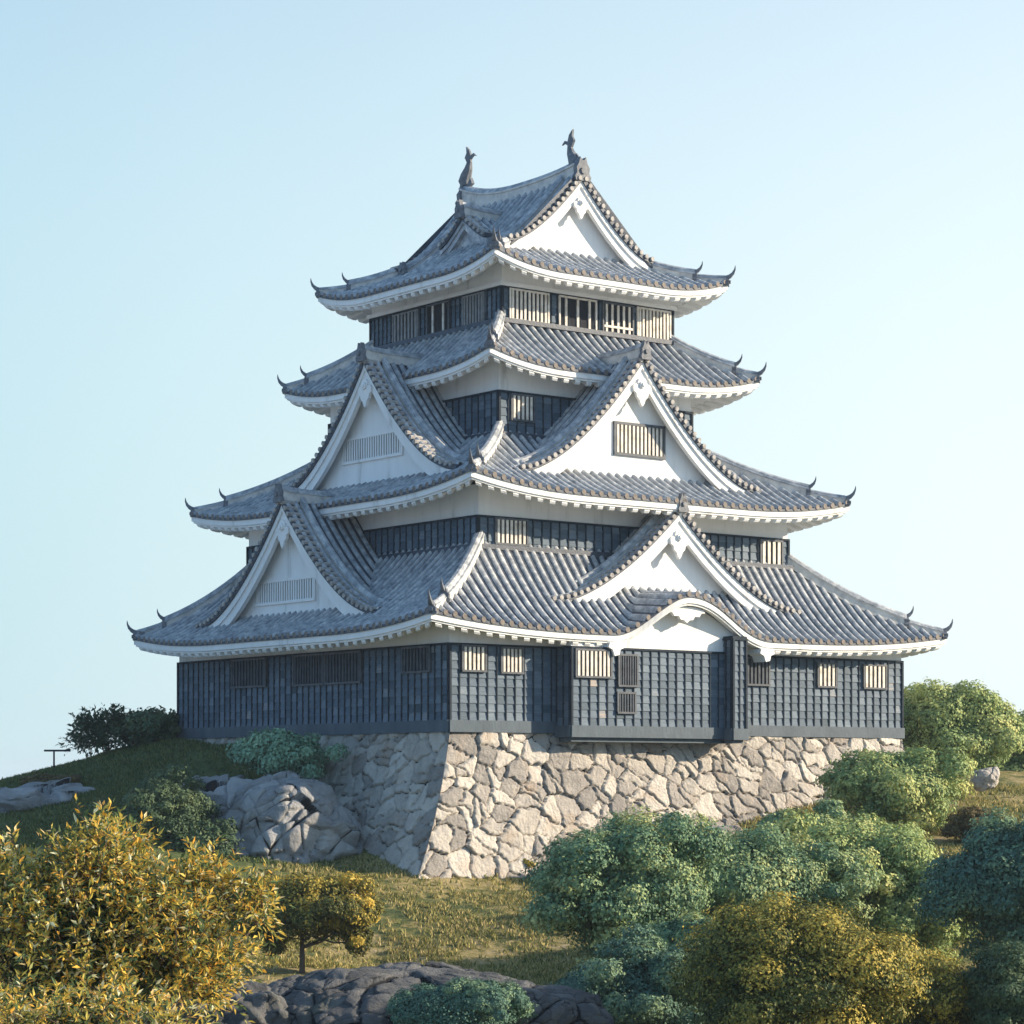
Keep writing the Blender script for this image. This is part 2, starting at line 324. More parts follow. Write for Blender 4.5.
# ------------------------------------------------------------------ stone base
def voronoi(pts, seeds, chunk=4000):
    idx = np.empty(len(pts), int); e = np.empty(len(pts)); d1 = np.empty(len(pts))
    s2 = (seeds**2).sum(1)
    for a in range(0, len(pts), chunk):
        p = pts[a:a+chunk]
        D = (p**2).sum(1)[:, None] + s2[None] - 2*p @ seeds.T
        j = np.argpartition(D, 2, axis=1)[:, :3]; dd = np.take_along_axis(D, j, 1); o = np.argsort(dd, 1); j = np.take_along_axis(j, o, 1); dd = np.take_along_axis(dd, o, 1)
        i1, i2 = j[:, 0], j[:, 1]; idx[a:a+chunk] = i1
        sep = np.linalg.norm(seeds[i1] - seeds[i2], axis=1) + 1e-6
        e[a:a+chunk] = (dd[:, 1] - dd[:, 0]) / (2*sep)     # distance to the cell border
        d1[a:a+chunk] = np.sqrt(np.maximum(dd[:, 0], 0))
    return idx, e, d1
stone = empty('stone_foundation', (CX, CY, 0), TH, 'battered foundation of irregular pale stones under the castle tower', 'stone wall')
ZT, ZB = 1.93, -5.6
top = dict(x0=-12.05, x1=13.1, y0=-10.98, y1=10.05)
bot = dict(x0=-12.05-3.9, x1=13.1+2.0, y0=-10.98-2.2, y1=10.05+2)
def stone_face(side, step):
    tx0, tx1, ty0, ty1 = top['x0'], top['x1'], top['y0'], top['y1']; bx0, bx1, by0, by1 = bot['x0'], bot['x1'], bot['y0'], bot['y1']
    cs = {'front': ((tx0, ty0), (tx1, ty0), (bx0, by0), (bx1, by0), (0, -1)), 'left': ((tx0, ty1), (tx0, ty0), (bx0, by1), (bx0, by0), (-1, 0)),
          'right': ((tx1, ty0), (tx1, ty1), (bx1, by0), (bx1, by1), (1, 0)), 'back': ((tx1, ty1), (tx0, ty1), (bx1, by1), (bx0, by1), (0, 1))}[side]
    A0, A1, B0, B1, n = cs
    Lw = math.hypot(A1[0]-A0[0], A1[1]-A0[1]); ns = int(Lw/step); nv = int((ZT-ZB)/step)
    s = np.linspace(0, 1, ns); v = np.linspace(0, 1, nv)
    S_, V_ = np.meshgrid(s, v); f = .45*V_ + .55*V_**2
    tx = A0[0] + (A1[0]-A0[0])*S_; ty = A0[1] + (A1[1]-A0[1])*S_
    bx = B0[0] + (B1[0]-B0[0])*S_; by = B0[1] + (B1[1]-B0[1])*S_
    X = tx + (bx-tx)*f; Y = ty + (by-ty)*f; Z = ZT + (ZB-ZT)*V_
    a = S_*Lw; b = V_*(ZT-ZB)
    aw = a + .26*fbm2(a, b, 11, 5, 1.6) + .05*fbm2(a, b, 13, 3, 9); bw = b + .24*fbm2(b, a, 12, 5, 1.8) + .05*fbm2(b, a, 14, 3, 9)
    # leaning, elongated stones of uneven size
    sh = .45 if side == 'front' else -.3
    dg = -1 if side == 'left' else 1
    q = np.stack([((aw*.84 + dg*bw*.54)/1.22).ravel(), ((-dg*aw*.54 + bw*.84)/.80).ravel()], 1)
    r = np.random.default_rng({'front': 5, 'left': 6, 'right': 8, 'back': 9}[side])
    lo = q.min(0) - 1; hi = q.max(0) + 1; g = .82
    gxx, gyy = np.meshgrid(np.arange(lo[0], hi[0], g), np.arange(lo[1], hi[1], g)); gxx = gxx + (np.arange(gxx.shape[0]) % 2)[:, None]*g/2
    seeds = np.stack([gxx.ravel(), gyy.ravel()], 1); seeds += r.uniform(-.46, .46, seeds.shape)
    extra = seeds[r.random(len(seeds)) < .22] + r.uniform(-.3, .3, 2); seeds = np.vstack([seeds, extra])
    idx, e, d1 = voronoi(q, seeds)
    tone = r.random(len(seeds))[idx]; tilt = r.uniform(-.10, .10, (len(seeds), 2)); outw = r.uniform(-.05, .09, len(seeds))[idx]
    dq = q - seeds[idx]
    e = e + .012*fbm2(a.ravel(), b.ravel(), 21, 4, 9)
    prof = 1 - np.exp(-np.maximum(e - .008, 0)/.020)
    disp = -.17 + prof*(.17 + outw*.7 + (dq*tilt[idx]*1.3).sum(1)) + .03*fbm2(a.ravel(), b.ravel(), 22, 5, 4)
    edge = np.clip((e - .006)/.026, 0, 1)
    fade = np.minimum(1, np.minimum(S_, 1-S_).ravel()*Lw/.12)   # meet neatly at the quoins
    disp = disp*fade + (-.02)*(1-fade)
    X = X.ravel() + n[0]*disp; Y = Y.ravel() + n[1]*disp; Z = Z.ravel() + .05*disp
    I = np.arange(ns*nv).reshape(nv, ns); qd = np.stack([I[:-1, :-1], I[1:, :-1], I[1:, 1:], I[:-1, 1:]], -1).reshape(-1, 4)
    me = np_mesh('stone_face', np.stack([X, Y, Z], 1), qd, [M['stone']], smooth=True, attrs={'tone': tone, 'edge': edge})
    mobj('stone_face', me, stone)
stone_face('front', .045); stone_face('left', .055); stone_face('right', .12); stone_face('back', .14)
mb = MB(); mb.box((top['x0']+.1, top['y0']+.1, ZT-.4), (top['x1']-.1, top['y1']-.1, ZT-.05)); mb.build('capping', M['rock'], stone)

# ------------------------------------------------------------------ castle
castle = empty('castle_tower', (CX, CY, 0), TH, 'tall white and dark Japanese castle keep with four tiers of curved tiled roofs', 'castle')
SIDES = {'front': ((1, 0), (0, -1)), 'right': ((0, 1), (1, 0)), 'back': ((-1, 0), (0, 1)), 'left': ((0, -1), (-1, 0))}

def tile_grid(name, surf, scols, hcols, mcols, drows, parent, hrows=None, dmax=None, dmin=None):
    """surf(s,d)->x,y,z arrays. ribs run along d. columns clipped at dmax(s)"""
    Sg, Dg = np.meshgrid(scols, drows)
    if dmax is not None: Dg = np.minimum(Dg, dmax(Sg))
    if dmin is not None: Dg = np.maximum(Dg, dmin(Sg))
    X, Y, Z = surf(Sg, Dg)
    Z = Z + hcols[None, :] + (hrows[:, None] if hrows is not None else 0)
    n, m = Sg.shape; I = np.arange(n*m).reshape(n, m)
    q = np.stack([I[:-1, :-1], I[:-1, 1:], I[1:, 1:], I[1:, :-1]], -1).reshape(-1, 4)
    V = np.stack([X, Y, Z], -1).reshape(-1, 3)
    mi = np.tile(mcols[:-1], n-1)
    dd = Dg.ravel()
    keep = (np.abs(dd[q].max(1) - dd[q].min(1)) > 1e-4)
    return V, q[keep], mi[keep]
def tile_cols(lo, hi, sp=.45, r=.115):
    n = max(1, int(round((hi-lo)/sp))); sp = (hi-lo)/n; s = []; h = []; m = []
    for k in range(n):
        c = lo + (k+.5)*sp
        s += [c-sp/2+.001, c-r-.012]; h += [-.035, -.01]; m += [1, 0]
        for a in (180, 144, 108, 72, 36, 0): s.append(c + r*math.cos(R(a))); h.append(.02 + r*1.0*math.sin(R(a))); m.append(0)
        s += [c+r+.012]; h += [-.01]; m += [1]
    s.append(hi); h.append(-.035); m.append(1)
    cs = [lo + (k+.5)*sp for k in range(n)]
    return np.array(s), np.array(h), np.array(m), np.array(cs)
def tile_rows(D, step=.32, hh=.012):
    d = []; h = []; k = 0
    while k*step < D:
        d += [k*step, min(D, k*step + step*.97)]; h += [hh, 0]; k += 1
    return np.array(d), np.array(h)
def merge(parts):
    V = []; F = []; Mi = []; b = 0
    for v, f, m in parts: V.append(v); F.append(f + b); Mi.append(m); b += len(v)
    return np.vstack(V), np.vstack(F), np.concatenate(Mi)

class Roof:
    def __init__(s, ox, oy, A, B, ze, L, rise, Rx, Ry, a=.68, kara=None, irimoya=None, Rright=None, Rback=None):
        s.RR = {'left': Rx, 'right': Rright or Rx, 'front': Ry, 'back': Rback or Ry}
        s.ox, s.oy, s.A, s.B, s.ze, s.L, s.rise, s.Rx, s.Ry, s.a, s.kara, s.iri = ox, oy, A, B, ze, L, rise, Rx, Ry, a, kara, irimoya
    def geo(s, side):
        t, n = SIDES[side]; fb = side in ('front', 'back')
        return (t, n, s.A if fb else s.B, s.B if fb else s.A, s.ro(side), s.RR[side])   # tangent normal Hs off Rother Rown
    def ro(s, side):       # run of the neighbouring side at either end
        pos, neg = {'front': ('right', 'left'), 'right': ('back', 'front'), 'back': ('left', 'right'), 'left': ('front', 'back')}[side]
        return lambda S: np.where(np.asarray(S) > 0, s.RR[pos], s.RR[neg])
    def bell(s, side, S):
        if s.kara is None or side != 'front': return np.zeros_like(S)
        c, wd = s.kara[:2]; wd = np.where(S > c, wd + .9, wd - .9); return .5 + .5*np.cos(np.pi*np.clip(np.abs(S - c)/wd, 0, 1))
    def prof(s, d, Rown):
        t = d / Rown
        if s.iri: return s.iri[0]*d + s.iri[1]*d*d
        return s.rise*(s.a*t + (1-s.a)*t*t)
    def lift(s, side, S, d):
        t, n, Hs, off, Ro, Rw = s.geo(side); tt = np.clip(d/Rw, 0, 1)
        Hc = Hs - tt*Ro(S); e = np.clip(1 - (Hc - np.abs(S))/(.62*Hs), 0, 1.15)
        return s.L * e**2.3 * (1-tt)**1.3
    def surf(s, side):
        t, n, Hs, off, Ro, Rw = s.geo(side)
        def f(S, d):
            b = s.bell(side, S); dd = off - d; z = s.ze + s.prof(d, Rw) + s.lift(side, S, np.maximum(d, 0))
            if s.kara is not None and side == 'front':
                dd = dd + s.kara[3]*b*np.clip(1-d/1.8, 0, 1)
                z = np.where(b > 0, np.maximum(z, s.ze + s.kara[2]*b + .10*d + s.lift(side, S, np.maximum(d, 0))), z)
            if s.iri: z = z + .30*np.clip(np.abs(S)/4.6, 0, 1.05)**3*(np.clip(d/s.A, 0, 1))**3 * (1 if side in ('left', 'right') else 0)
            return s.ox + t[0]*S + n[0]*dd, s.oy + t[1]*S + n[1]*dd, z
        return f
    def EV(s, side, q, o, zo):     # point under the eave, o metres inwards of the edge
        t, n, Hs, off, Ro, Rw = s.geo(side); q = np.asarray(q, float)
        S = q*Hs; b = s.bell(side, S); sx = q*(Hs - o)
        z = s.ze + s.lift(side, S, np.zeros_like(S)) + (s.kara[2]*b if (s.kara and side == 'front') else 0) + zo
        dd = off - o + ((s.kara[3]*b) if (s.kara and side == 'front') else 0)
        return np.stack([s.ox + t[0]*sx + n[0]*dd, s.oy + t[1]*sx + n[1]*dd, z], -1)
    def hip(s, sx, sy, t):
        x = s.A - t*s.RR['right' if sx > 0 else 'left']; y = s.B - t*s.RR['back' if sy > 0 else 'front']
        d = t*s.Rx; z = s.ze + (s.prof(d, s.Rx) if s.iri else s.prof(t*s.Rx, s.Rx)) + s.L*max(0, 1-t)**1.3
        return np.array([s.ox + sx*x, s.oy + sy*y, z])

def horn(mbx, base, out, size=1.0):
    out = np.array([out[0], out[1], 0.0]); out /= np.linalg.norm(out); side = np.array([-out[1], out[0], 0])
    pr = [(-.45, .0), (-.25, .02), (-.02, .05), (.16, .14), (.30, .28), (.38, .46), (.40, .64)]
    path = [np.array(base) + out*a*size + np.array([0, 0, b*size]) for a, b in pr]
    ups = []
    for i in range(len(path)):
        t = path[min(i+1, len(path)-1)] - path[max(i-1, 0)]; t /= np.linalg.norm(t); ups.append(np.cross(side, t)*-1)
    sec = [(.10, -.09), (.10, .07), (0, .12), (-.10, .07), (-.10, -.09)]
    mbx.sweep(path, [side]*len(path), ups, sec, 0, scale=[size*k for k in (1.25, 1.25, 1.1, .9, .65, .38, .1)])
def onigawara(mbx, base, out, w=.62, h=.85, th=.2, m=0):
    out = np.array([out[0], out[1], 0.0]); out /= np.linalg.norm(out); side = np.array([-out[1], out[0], 0]); base = np.array(base)
    fr = lambda a, b, d: base + side*a + np.array([0, 0, b]) + out*d
    o = [(-.5, 0), (.5, 0), (.56, .18), (.42, .32), (.46, .55), (.30, .72), (.20, 1.0), (.07, .86), (-.07, .86), (-.20, 1.0), (-.30, .72), (-.46, .55), (-.42, .32), (-.56, .18)]
    mbx.prism([(a*w, b*h) for a, b in o], fr, -th/2, th/2, m)
    mbx.prism([(.2*w*math.cos(k*math.pi/4), .42*h + .2*w*math.sin(k*math.pi/4)) for k in range(8)], fr, th/2, th/2+.07, m)
RSEC = [(-.17, -.2), (-.17, .16), (-.21, .16), (-.21, .22), (-.15, .24), (-.13, .34), (-.06, .41), (.06, .41), (.13, .34), (.15, .24), (.21, .22), (.21, .16), (.17, .16), (.17, -.2)]
RMAT = [0, 0, 1, 1, 1, 1, 1, 1, 1, 1, 1, 0, 0, 0]
def ridge_sweep(mbx, path, k=1.0):
    n = len(path); sides = []; ups = [np.array([0, 0, 1.])]*n
    for i in range(n):
        t = np.array(path[min(i+1, n-1)]) - np.array(path[max(i-1, 0)]); t[2] = 0; t /= np.linalg.norm(t)+1e-9; sides.append(np.array([t[1], -t[0], 0]))
    mbx.sweep(path, sides, ups, RSEC, 1, scale=[k]*n, mseg=RMAT)

def build_roof(rf, over, dmax_in=None, label=None, top=False):
    parts = []
    for side in SIDES:
        t, n, Hs, off, Ro, Rw = rf.geo(side)
        s, h, m, cs = tile_cols(-Hs, Hs); f = rf.surf(side)
        if rf.iri and side in ('left', 'right'):
            D = rf.A; yg = 4.45; dm = lambda S: np.where(np.abs(S) < yg, D, np.maximum(0, (rf.B - np.abs(S))))
        elif rf.iri:
            D = 2.95; dm = lambda S: np.minimum(D, np.maximum(0, rf.A - np.abs(S)))
        else:
            D = Rw; dm = lambda S, Hs=Hs, Ro=Ro, Rw=Rw: np.minimum(Rw, np.maximum(0, (Hs - np.abs(S))/Ro(S)*Rw))
        d, hr = tile_rows(D); d = np.concatenate([[-.02], d]); hr = np.concatenate([[hr[0]], hr])
        def fx(S, d, f=f): return f(S, d)
        parts.append(tile_grid('t', fx, s, h, m, d, None, hr, dm))
        # closed lip and round end tiles at the eave
        X, Y, Z = f(s, np.full_like(s, -.02)); V = np.concatenate([np.stack([X, Y, Z+h+.03], 1), np.stack([X, Y, Z-.10], 1)])
        k = len(s); I = np.arange(k-1); parts.append((V, np.stack([I, I+1, I+1+k, I+k], 1), np.full(k-1, 1)))
        for c in cs:
            x, y, z = f(np.array(c), np.array(-.05)); ang = np.arange(8)*math.pi/4; c0 = np.array([x, y, z+.045])
            tt = np.array([t[0], t[1], 0]); nn = np.array([n[0], n[1], 0]); ring = [c0 + .115*(tt*math.cos(a) + np.array([0, 0, 1])*math.sin(a)) for a in ang]
            ring2 = [p - nn*.2 for p in ring]; V = np.array(ring + ring2)
            Fq = [[0, 1, 2, 3], [0, 3, 4, 7], [4, 5, 6, 7]] + [[i, (i+1) % 8, 8+(i+1) % 8, 8+i] for i in range(8)]
            parts.append((V, np.array(Fq), np.array([2, 2, 2] + [0]*8)))
    V, Fq, mi = merge(parts)
    ro = mobj('tiled_roof', np_mesh('tiled_roof', V, Fq, [M['rib'], M['pan'], M['endtile']], mi, smooth=False), castle)
    # white fascia with a moulding, soffit, rafter tails
    q = np.linspace(-1, 1, 97); fb = MB(); sb = MB()
    sec = [(.03, -.09), (.03, -.34), (.10, -.36), (.10, -.43), (.34, -.43), (.34, -.09)]
    for side in SIDES:
        rows = [rf.EV(side, q, o, zo) for o, zo in sec]; k = len(q)
        V = np.concatenate(rows); I = np.arange(k-1); Fl = []
        for j in range(len(sec)):
            j2 = (j+1) % len(sec)
            Fl += [(j*k+i, j*k+i+1, j2*k+i+1, j2*k+i) for i in I]
        fb.add(V, Fl)
        rows = [rf.EV(side, q, .30, -.40)] + [rf.EV(side, q, .34 + (over+.2)*f_, -.40 + .52*f_**.8) for f_ in (.25, .5, .75, 1)]
        V = np.concatenate(rows); sb.add(V, [(j_*k+i, j_*k+i+1, (j_+1)*k+i+1, (j_+1)*k+i) for j_ in range(4) for i in I])
        t, n, Hs, off, Ro, Rw = rf.geo(side)
    fb.build('fascia', M['plaster'], ro); sb.build('soffit', M['plaster'], ro)
    for side in SIDES:
        t, n, Hs, off, Ro, Rw = rf.geo(side); nr = int(Hs*2/.62); solo = rf in SOLO and side in SOLO[rf]
        for i in range(nr):
            qc = -1 + (i+.5)*2/nr
            if rf.kara is not None and side == 'front' and rf.bell(side, np.array(qc*Hs)) > .02: continue
            rb = MB() if solo else RAFT
            hw = .14/Hs; secr = [(.14, -.40), (.14, -.50), (.20, -.58), (.30, -.60), (.75, -.36), (.75, -.2), (.3, -.36)]
            a = [rf.EV(side, qc-hw, o, z_) for o, z_ in secr] + [rf.EV(side, qc+hw, o, z_) for o, z_ in secr]; m_ = len(secr)
            rb.add(a, [tuple(range(m_)), tuple(range(2*m_-1, m_-1, -1))] + [(k2, (k2+1) % m_, m_+(k2+1) % m_, m_+k2) for k2 in range(m_)])
            if solo: rb.build('rafter', M['plaster'], ro)
    # hips
    for sx in (-1, 1):
        for sy in (-1, 1):
            hb = MB(); t1 = 1.0 if not top else 1.0; ts = .26 if not top else .38
            path = [rf.hip(sx, sy, t) + np.array([0, 0, .06]) for t in np.linspace(ts, t1, 16)]; ridge_sweep(hb, path, 1.05)
            path = [rf.hip(sx, sy, t) + np.array([0, 0, -.0]) for t in np.linspace(.03, ts+.02, 8)]; ridge_sweep(hb, path, .72)
            ho = hb.build('hip_ridge', [M['ridge'], M['rib']], ro)
            for t_, sz, pz in ((ts, .85, .30), (.02, .95, .12)):
                p = rf.hip(sx, sy, t_) + np.array([0, 0, pz]); fb2 = MB(); horn(fb2, p, (sx*rf.Rx, sy*rf.Ry), sz)
                onigawara(fb2, p - np.array([0, 0, .38 if t_ > .1 else .3]), (sx*rf.Rx, sy*rf.Ry), .5 if t_ > .1 else .42, .55 if t_ > .1 else .42)
                fb2.build('corner_finial', M['ornament'], ho)
    return ro

# gables ------------------------------------------------------------
def curve_g(u, p=1.62): return 1 - (1-np.clip(u, 0, 1))**p
def gable(parent, side, c, off, wdt, za, zf, depth, wall_back=.7, name='gable', p=1.62, verge=True, rakeridge=True, ornament=True, sidecut=None, roofmesh=True, flare=.35, bw=.62, board=True, ridge=True, pl=None):
    pl = pl or M['plaster']
    """off: distance of the gable front from the tower centre line; the roof runs back by depth"""
    t, n = SIDES[side]; t = np.array([*t, 0.]); n = np.array([*n, 0.])
    def zt(x): 
        u = np.abs(x)/wdt; return za - (za-zf)*curve_g(u, p) + np.where(u > 1, -(u-1)*.2*wdt, 0)
    def pt(x, d, dz=0.0): return t*(c + x) + n*(off - d) + np.array([0, 0, float(zt(x)) + dz])
    g = None
    W2 = wdt + flare
    if roofmesh:
        parts = []
        for sg in (-1, 1):
            s, h, m, cs = tile_cols(0, depth, .42, .11); d, hr = tile_rows(W2, .34); 
            def f(S, D, sg=sg):
                x = sg*(W2 - D); z = zt(x)
                return t[0]*(c+x) + n[0]*(off-S), t[1]*(c+x) + n[1]*(off-S), z
            v, fq, mi = tile_grid('g', f, s, h, m, d, None, hr)
            if sg > 0: fq = fq[:, ::-1]
            parts.append((v, fq, mi))
        V, Fq, mi = merge(parts)
        g = mobj(name, np_mesh(name, V, Fq, [M['rib'], M['pan']], mi), parent)
    else:
        g = parent
    up = np.array([0, 0, 1.])
    def normal2(x):     # in-plane normal of the rake curve
        e = .02; dz = (zt(x+e) - zt(x-e))/(2*e); v = np.array([-dz, 1.]); return v/np.linalg.norm(v)
    xs = np.linspace(0, W2, 26)
    # verge tiles: short round tiles looking out along the rake
    if verge:
        vb = MB(); L = 0; last = None
        for sg in (-1, 1):
            x = .16
            while x < W2 - .1:
                nn = normal2(sg*x); cc = pt(sg*x, 0) + t*nn[0]*.02 + up*nn[1]*.02
                ax1 = t*nn[1] - up*nn[0]; ax2 = t*nn[0] + up*nn[1]
                V = []
                for dd in (-.10, .52):
                    for k in range(7): a = 2*math.pi*k/7; V.append(cc - n*dd + (ax1*math.cos(a) + ax2*math.sin(a))*.105)
                vb.add(V, [(0,1,2,3,4,5,6)[::-1], tuple(range(7, 14))] + [(i, (i+1) % 7, 7+(i+1) % 7, 7+i) for i in range(7)])
                dz = (zt(sg*x + .01) - zt(sg*x - .01))/.02; x += .36/math.sqrt(1+dz*dz)
        vb.build('verge_tiles', M['verge'], g)
        ub = MB()
        for sg in (-1, 1):
            path = [pt(sg*x, .0, 0) for x in xs]; ups = [t*normal2(sg*x)[0] + up*normal2(sg*x)[1] for x in xs]
            ub.sweep(path, [-n]*len(path), ups, [(-.02, -.16), (.45, -.16), (.45, .03), (-.02, .03)])
        ub.build('verge_bed', M['pan'], g)
    # bargeboards
    if board:
        for sg in (-1, 1):
            bb = MB(); ups = [t*normal2(sg*x)[0] + up*normal2(sg*x)[1] for x in xs]; x0 = 0
            path = [pt(sg*x, .0, 0) for x in xs]
            vert = [up]*len(xs)
            bb.sweep(path, [-n]*len(xs), vert, [(.06, -.20), (.06, -.26-bw*.42), (.24, -.26-bw*.42), (.24, -.20)])
            bb.sweep(path, [-n]*len(xs), vert, [(.14, -.20-bw*.42), (.14, -.36-bw*.95), (.34, -.36-bw*.95), (.34, -.20-bw*.42)])
            bb.build('bargeboard', pl, g)
        wb = MB(); xx = np.linspace(-W2, W2, 41); V = []
        for x in xx: V.append(pt(x, .30, -.30))
        for x in xx: V.append(pt(x, wall_back+.05, -.30))
        k = len(xx); wb.add(V, [(i, i+1, k+i+1, k+i) for i in range(k-1)])
        wb.build('verge_soffit', pl, g)
    # gable wall
    gw = MB(); xx = np.linspace(-wdt, wdt, 31); fr = lambda a, b, d: t*(c+a) + n*(off - wall_back - d) + up*b
    zb = zf - 1.3
    for i in range(30):
        a, b = xx[i], xx[i+1]; za_, zb_ = float(zt(a))-.28, float(zt(b))-.28
        P8 = [fr(a, zb, 0), fr(b, zb, 0), fr(b, zb, .2), fr(a, zb, .2), fr(a, za_, 0), fr(b, zb_, 0), fr(b, zb_, .2), fr(a, za_, .2)]
        V = P8; F = [(4, 5, 6, 7), (0, 1, 5, 4), (2, 3, 7, 6)]; gw.add(V, F)
    gw.build('gable_wall', pl, g)
    if rakeridge:
        for sg in (-1, 1):
            rb = MB(); xs2 = np.linspace(.25, W2-.25, 20)
            path = [pt(sg*x, .95, .05) for x in xs2]; ridge_sweep(rb, path, .85)
            ro_ = rb.build('rake_ridge', [M['ridge'], M['rib']], g)
            ob = MB(); onigawara(ob, pt(sg*(W2-.2), .95, -.05), tuple((t*sg)[:2]), .5, .5); ob.build('ridge_end_tile', M['ornament'], ro_)
    if ridge:
        rb = MB(); path = [t*c + n*(off - d) + up*(za + .05 + .10*max(0, 1-d/1.5)**2) for d in np.linspace(-.02, depth, 12)]
        ridge_sweep(rb, path, 1.0); ro_ = rb.build('gable_ridge', [M['ridge'], M['rib']], g)
        ob = MB(); onigawara(ob, t*c + n*(off+.12) + up*(za-.18), tuple(n[:2]), .52, .80, .2); horn(ob, t*c + n*(off+.05) + up*(za+.30), tuple(n[:2]), .45)
        ob.build('ridge_end_tile', M['ornament'], ro_)
    if ornament:
        gb = MB(); o = [(0, .62), (.16, .56), (.24, .40), (.22, .26), (.36, .34), (.50, .22), (.48, .02), (.34, -.06), (.30, -.22), (.16, -.34), (.10, -.50), (0, -.62)]
        o = o + [(-a, b) for a, b in o[-2:0:-1]]; k = ornament if isinstance(ornament, float) else 1.0
        zc = za - 1.15 - .62*k*.6; fr2 = lambda a, b, d: t*(c+a*k) + n*(off + .02 - .10 + d) + up*(zc + b*k)
        gb.prism(o, fr2, -.12, .03); gb.prism([(.17*math.cos(R(60*i+30)), .30 + .17*math.sin(R(60*i+30))) for i in range(6)], fr2, .03, .11)
        gb.prism([(.09*math.cos(R(60*i)), .30 + .09*math.sin(R(60*i))) for i in range(6)], fr2, .11, .17)
        gb.build('pendant', pl, g)
    return g

# windows -----------------------------------------------------------
def window(parent, side, off, a0, a1, z0, z1, nb=7, bar='bar', bw=None, frame=.08, extra=None, proud=.05, sunk=.0, frame_mat='frame', rail=None):
    t, n = SIDES[side]; t = np.array([*t, 0.]); n = np.array([*n, 0.]); up = np.array([0, 0, 1.])
    sgn = 1 if side in ('front', 'right') else -1
    A0, A1 = sorted((a0*sgn, a1*sgn))
    def bx(mb, a, b, za, zb, d0, d1):
        Pt = lambda s, z, d: t*s + n*(off + d) + up*z
        mb.hexa([Pt(a, za, d0), Pt(b, za, d0), Pt(b, za, d1), Pt(a, za, d1), Pt(a, zb, d0), Pt(b, zb, d0), Pt(b, zb, d1), Pt(a, zb, d1)])
    f = MB(); fw = frame
    bx(f, A0-fw, A1+fw, z1, z1+fw, .0, proud+.03); bx(f, A0-fw, A1+fw, z0-fw, z0, .0, proud+.05)
    bx(f, A0-fw, A0, z0, z1, .0, proud+.03); bx(f, A1, A1+fw, z0, z1, .0, proud+.03)
    fo = f.build('window', M[frame_mat], parent)
    p = MB(); bx(p, A0, A1, z0, z1, .0, .012+sunk); p.build('dark_opening', M['dark'], fo)
    b = MB(); W = A1 - A0; bw = bw or W/nb*.52
    for i in range(nb):
        c = A0 + (i+.5)*W/nb; j = random.uniform(-.006, .006)
        bx(b, c-bw/2+j, c+bw/2+j, z0, z1, .02+sunk, proud+.015)
    b.build('bars', M[bar], fo)
    if rail is not None:
        r = MB(); bx(r, A0, A1, rail-.05, rail+.05, proud+.016, proud+.04); r.build('rail', M[bar], fo)
    return fo

# walls -------------------------------------------------------------
def board_wall(parent, x0, x1, y0, y1, z0, z1, faces=('front', 'left', 'right', 'back'), sp=.46, bh=.33, beam=.45, beam_out=.07, name='board_wall', battens=True, skip=()):
    V = []; Fq = []; tone = []; r = np.random.default_rng(int(abs(x0*100+z0*10)))
    bt = MB(); bm = MB()
    for side in faces:
        t, n = SIDES[side]
        if side == 'front': a0, a1, off = x0, x1, -y0
        elif side == 'back': a0, a1, off = -x1, -x0, y1
        elif side == 'left': a0, a1, off = -y1, -y0, -x0
        else: a0, a1, off = y0, y1, x1
        Pt = lambda s, z, d: (t[0]*s + n[0]*(off+d), t[1]*s + n[1]*(off+d), z)
        zb = z0 + beam; nb = max(1, int(round((z1-zb)/bh))); hh = (z1-zb)/nb; npan = max(1, int(round((a1-a0)/sp))); pw = (a1-a0)/npan
        for j in range(nb):
            for i in range(npan):
                b = len(V); s0, s1 = a0+i*pw, a0+(i+1)*pw; z = zb+j*hh; jt = r.uniform(-.008, .008)
                V += [Pt(s0, z, .045), Pt(s1, z, .045+jt), Pt(s1, z+hh, .012), Pt(s0, z+hh, .012), Pt(s0, z, .008), Pt(s1, z, .008)]
                Fq += [(b, b+1, b+2, b+3), (b+4, b+5, b+1, b)]
                to = r.normal(.42, .22) + (.45 if r.random() < .012 else 0); tone += [to]*6
        Fq.append((len(V), len(V)+1, len(V)+2, len(V)+3)); V += [Pt(a0, z0, 0), Pt(a1, z0, 0), Pt(a1, z1, 0), Pt(a0, z1, 0)]; tone += [.3]*4
        def bx(mb, a, b, za, zb_, d0, d1):
            mb.hexa([Pt(a, za, d0), Pt(b, za, d0), Pt(b, za, d1), Pt(a, za, d1), Pt(a, zb_, d0), Pt(b, zb_, d0), Pt(b, zb_, d1), Pt(a, zb_, d1)])
        if battens:
            for i in range(1, npan):
                s_ = a0 + i*pw; bx(bt, s_-.024, s_+.024, zb, z1-.07, .02, .072)
        if beam: bx(bm, a0-.06, a1+.06, z0-.02, zb, .0, .07+beam_out)
        bx(bt, a0-.04, a1+.04, z1-.07, z1+.015, .0, .095)
        bx(bt, a0-.045, a0+.05, zb, z1-.07, .0, .092); bx(bt, a1-.05, a1+.045, zb, z1-.07, .0, .092)
    o = mobj(name, np_mesh(name, V, Fq, [M['board']], attrs={'tone': tone}), parent)
    bt.build('battens', M['batten'], o)
    if beam: bm.build('sill_beam', M['beam'], o)
    return o
def plaster_wall(parent, x0, x1, y0, y1, z0, z1, name='plaster_wall'):
    mb = MB(); mb.box((x0, y0, z0), (x1, y1, z1)); return mb.build(name, M['plaster'], parent)

# storey 1
S1 = (-12.01, 13.11, -10.92, 10.06)
plaster_wall(castle, -12.0, 13.10, -10.91, 10.05, 4.6, 6.25)
w1 = board_wall(castle, *S1, 1.96, 5.41)
# projecting bay with its taller box

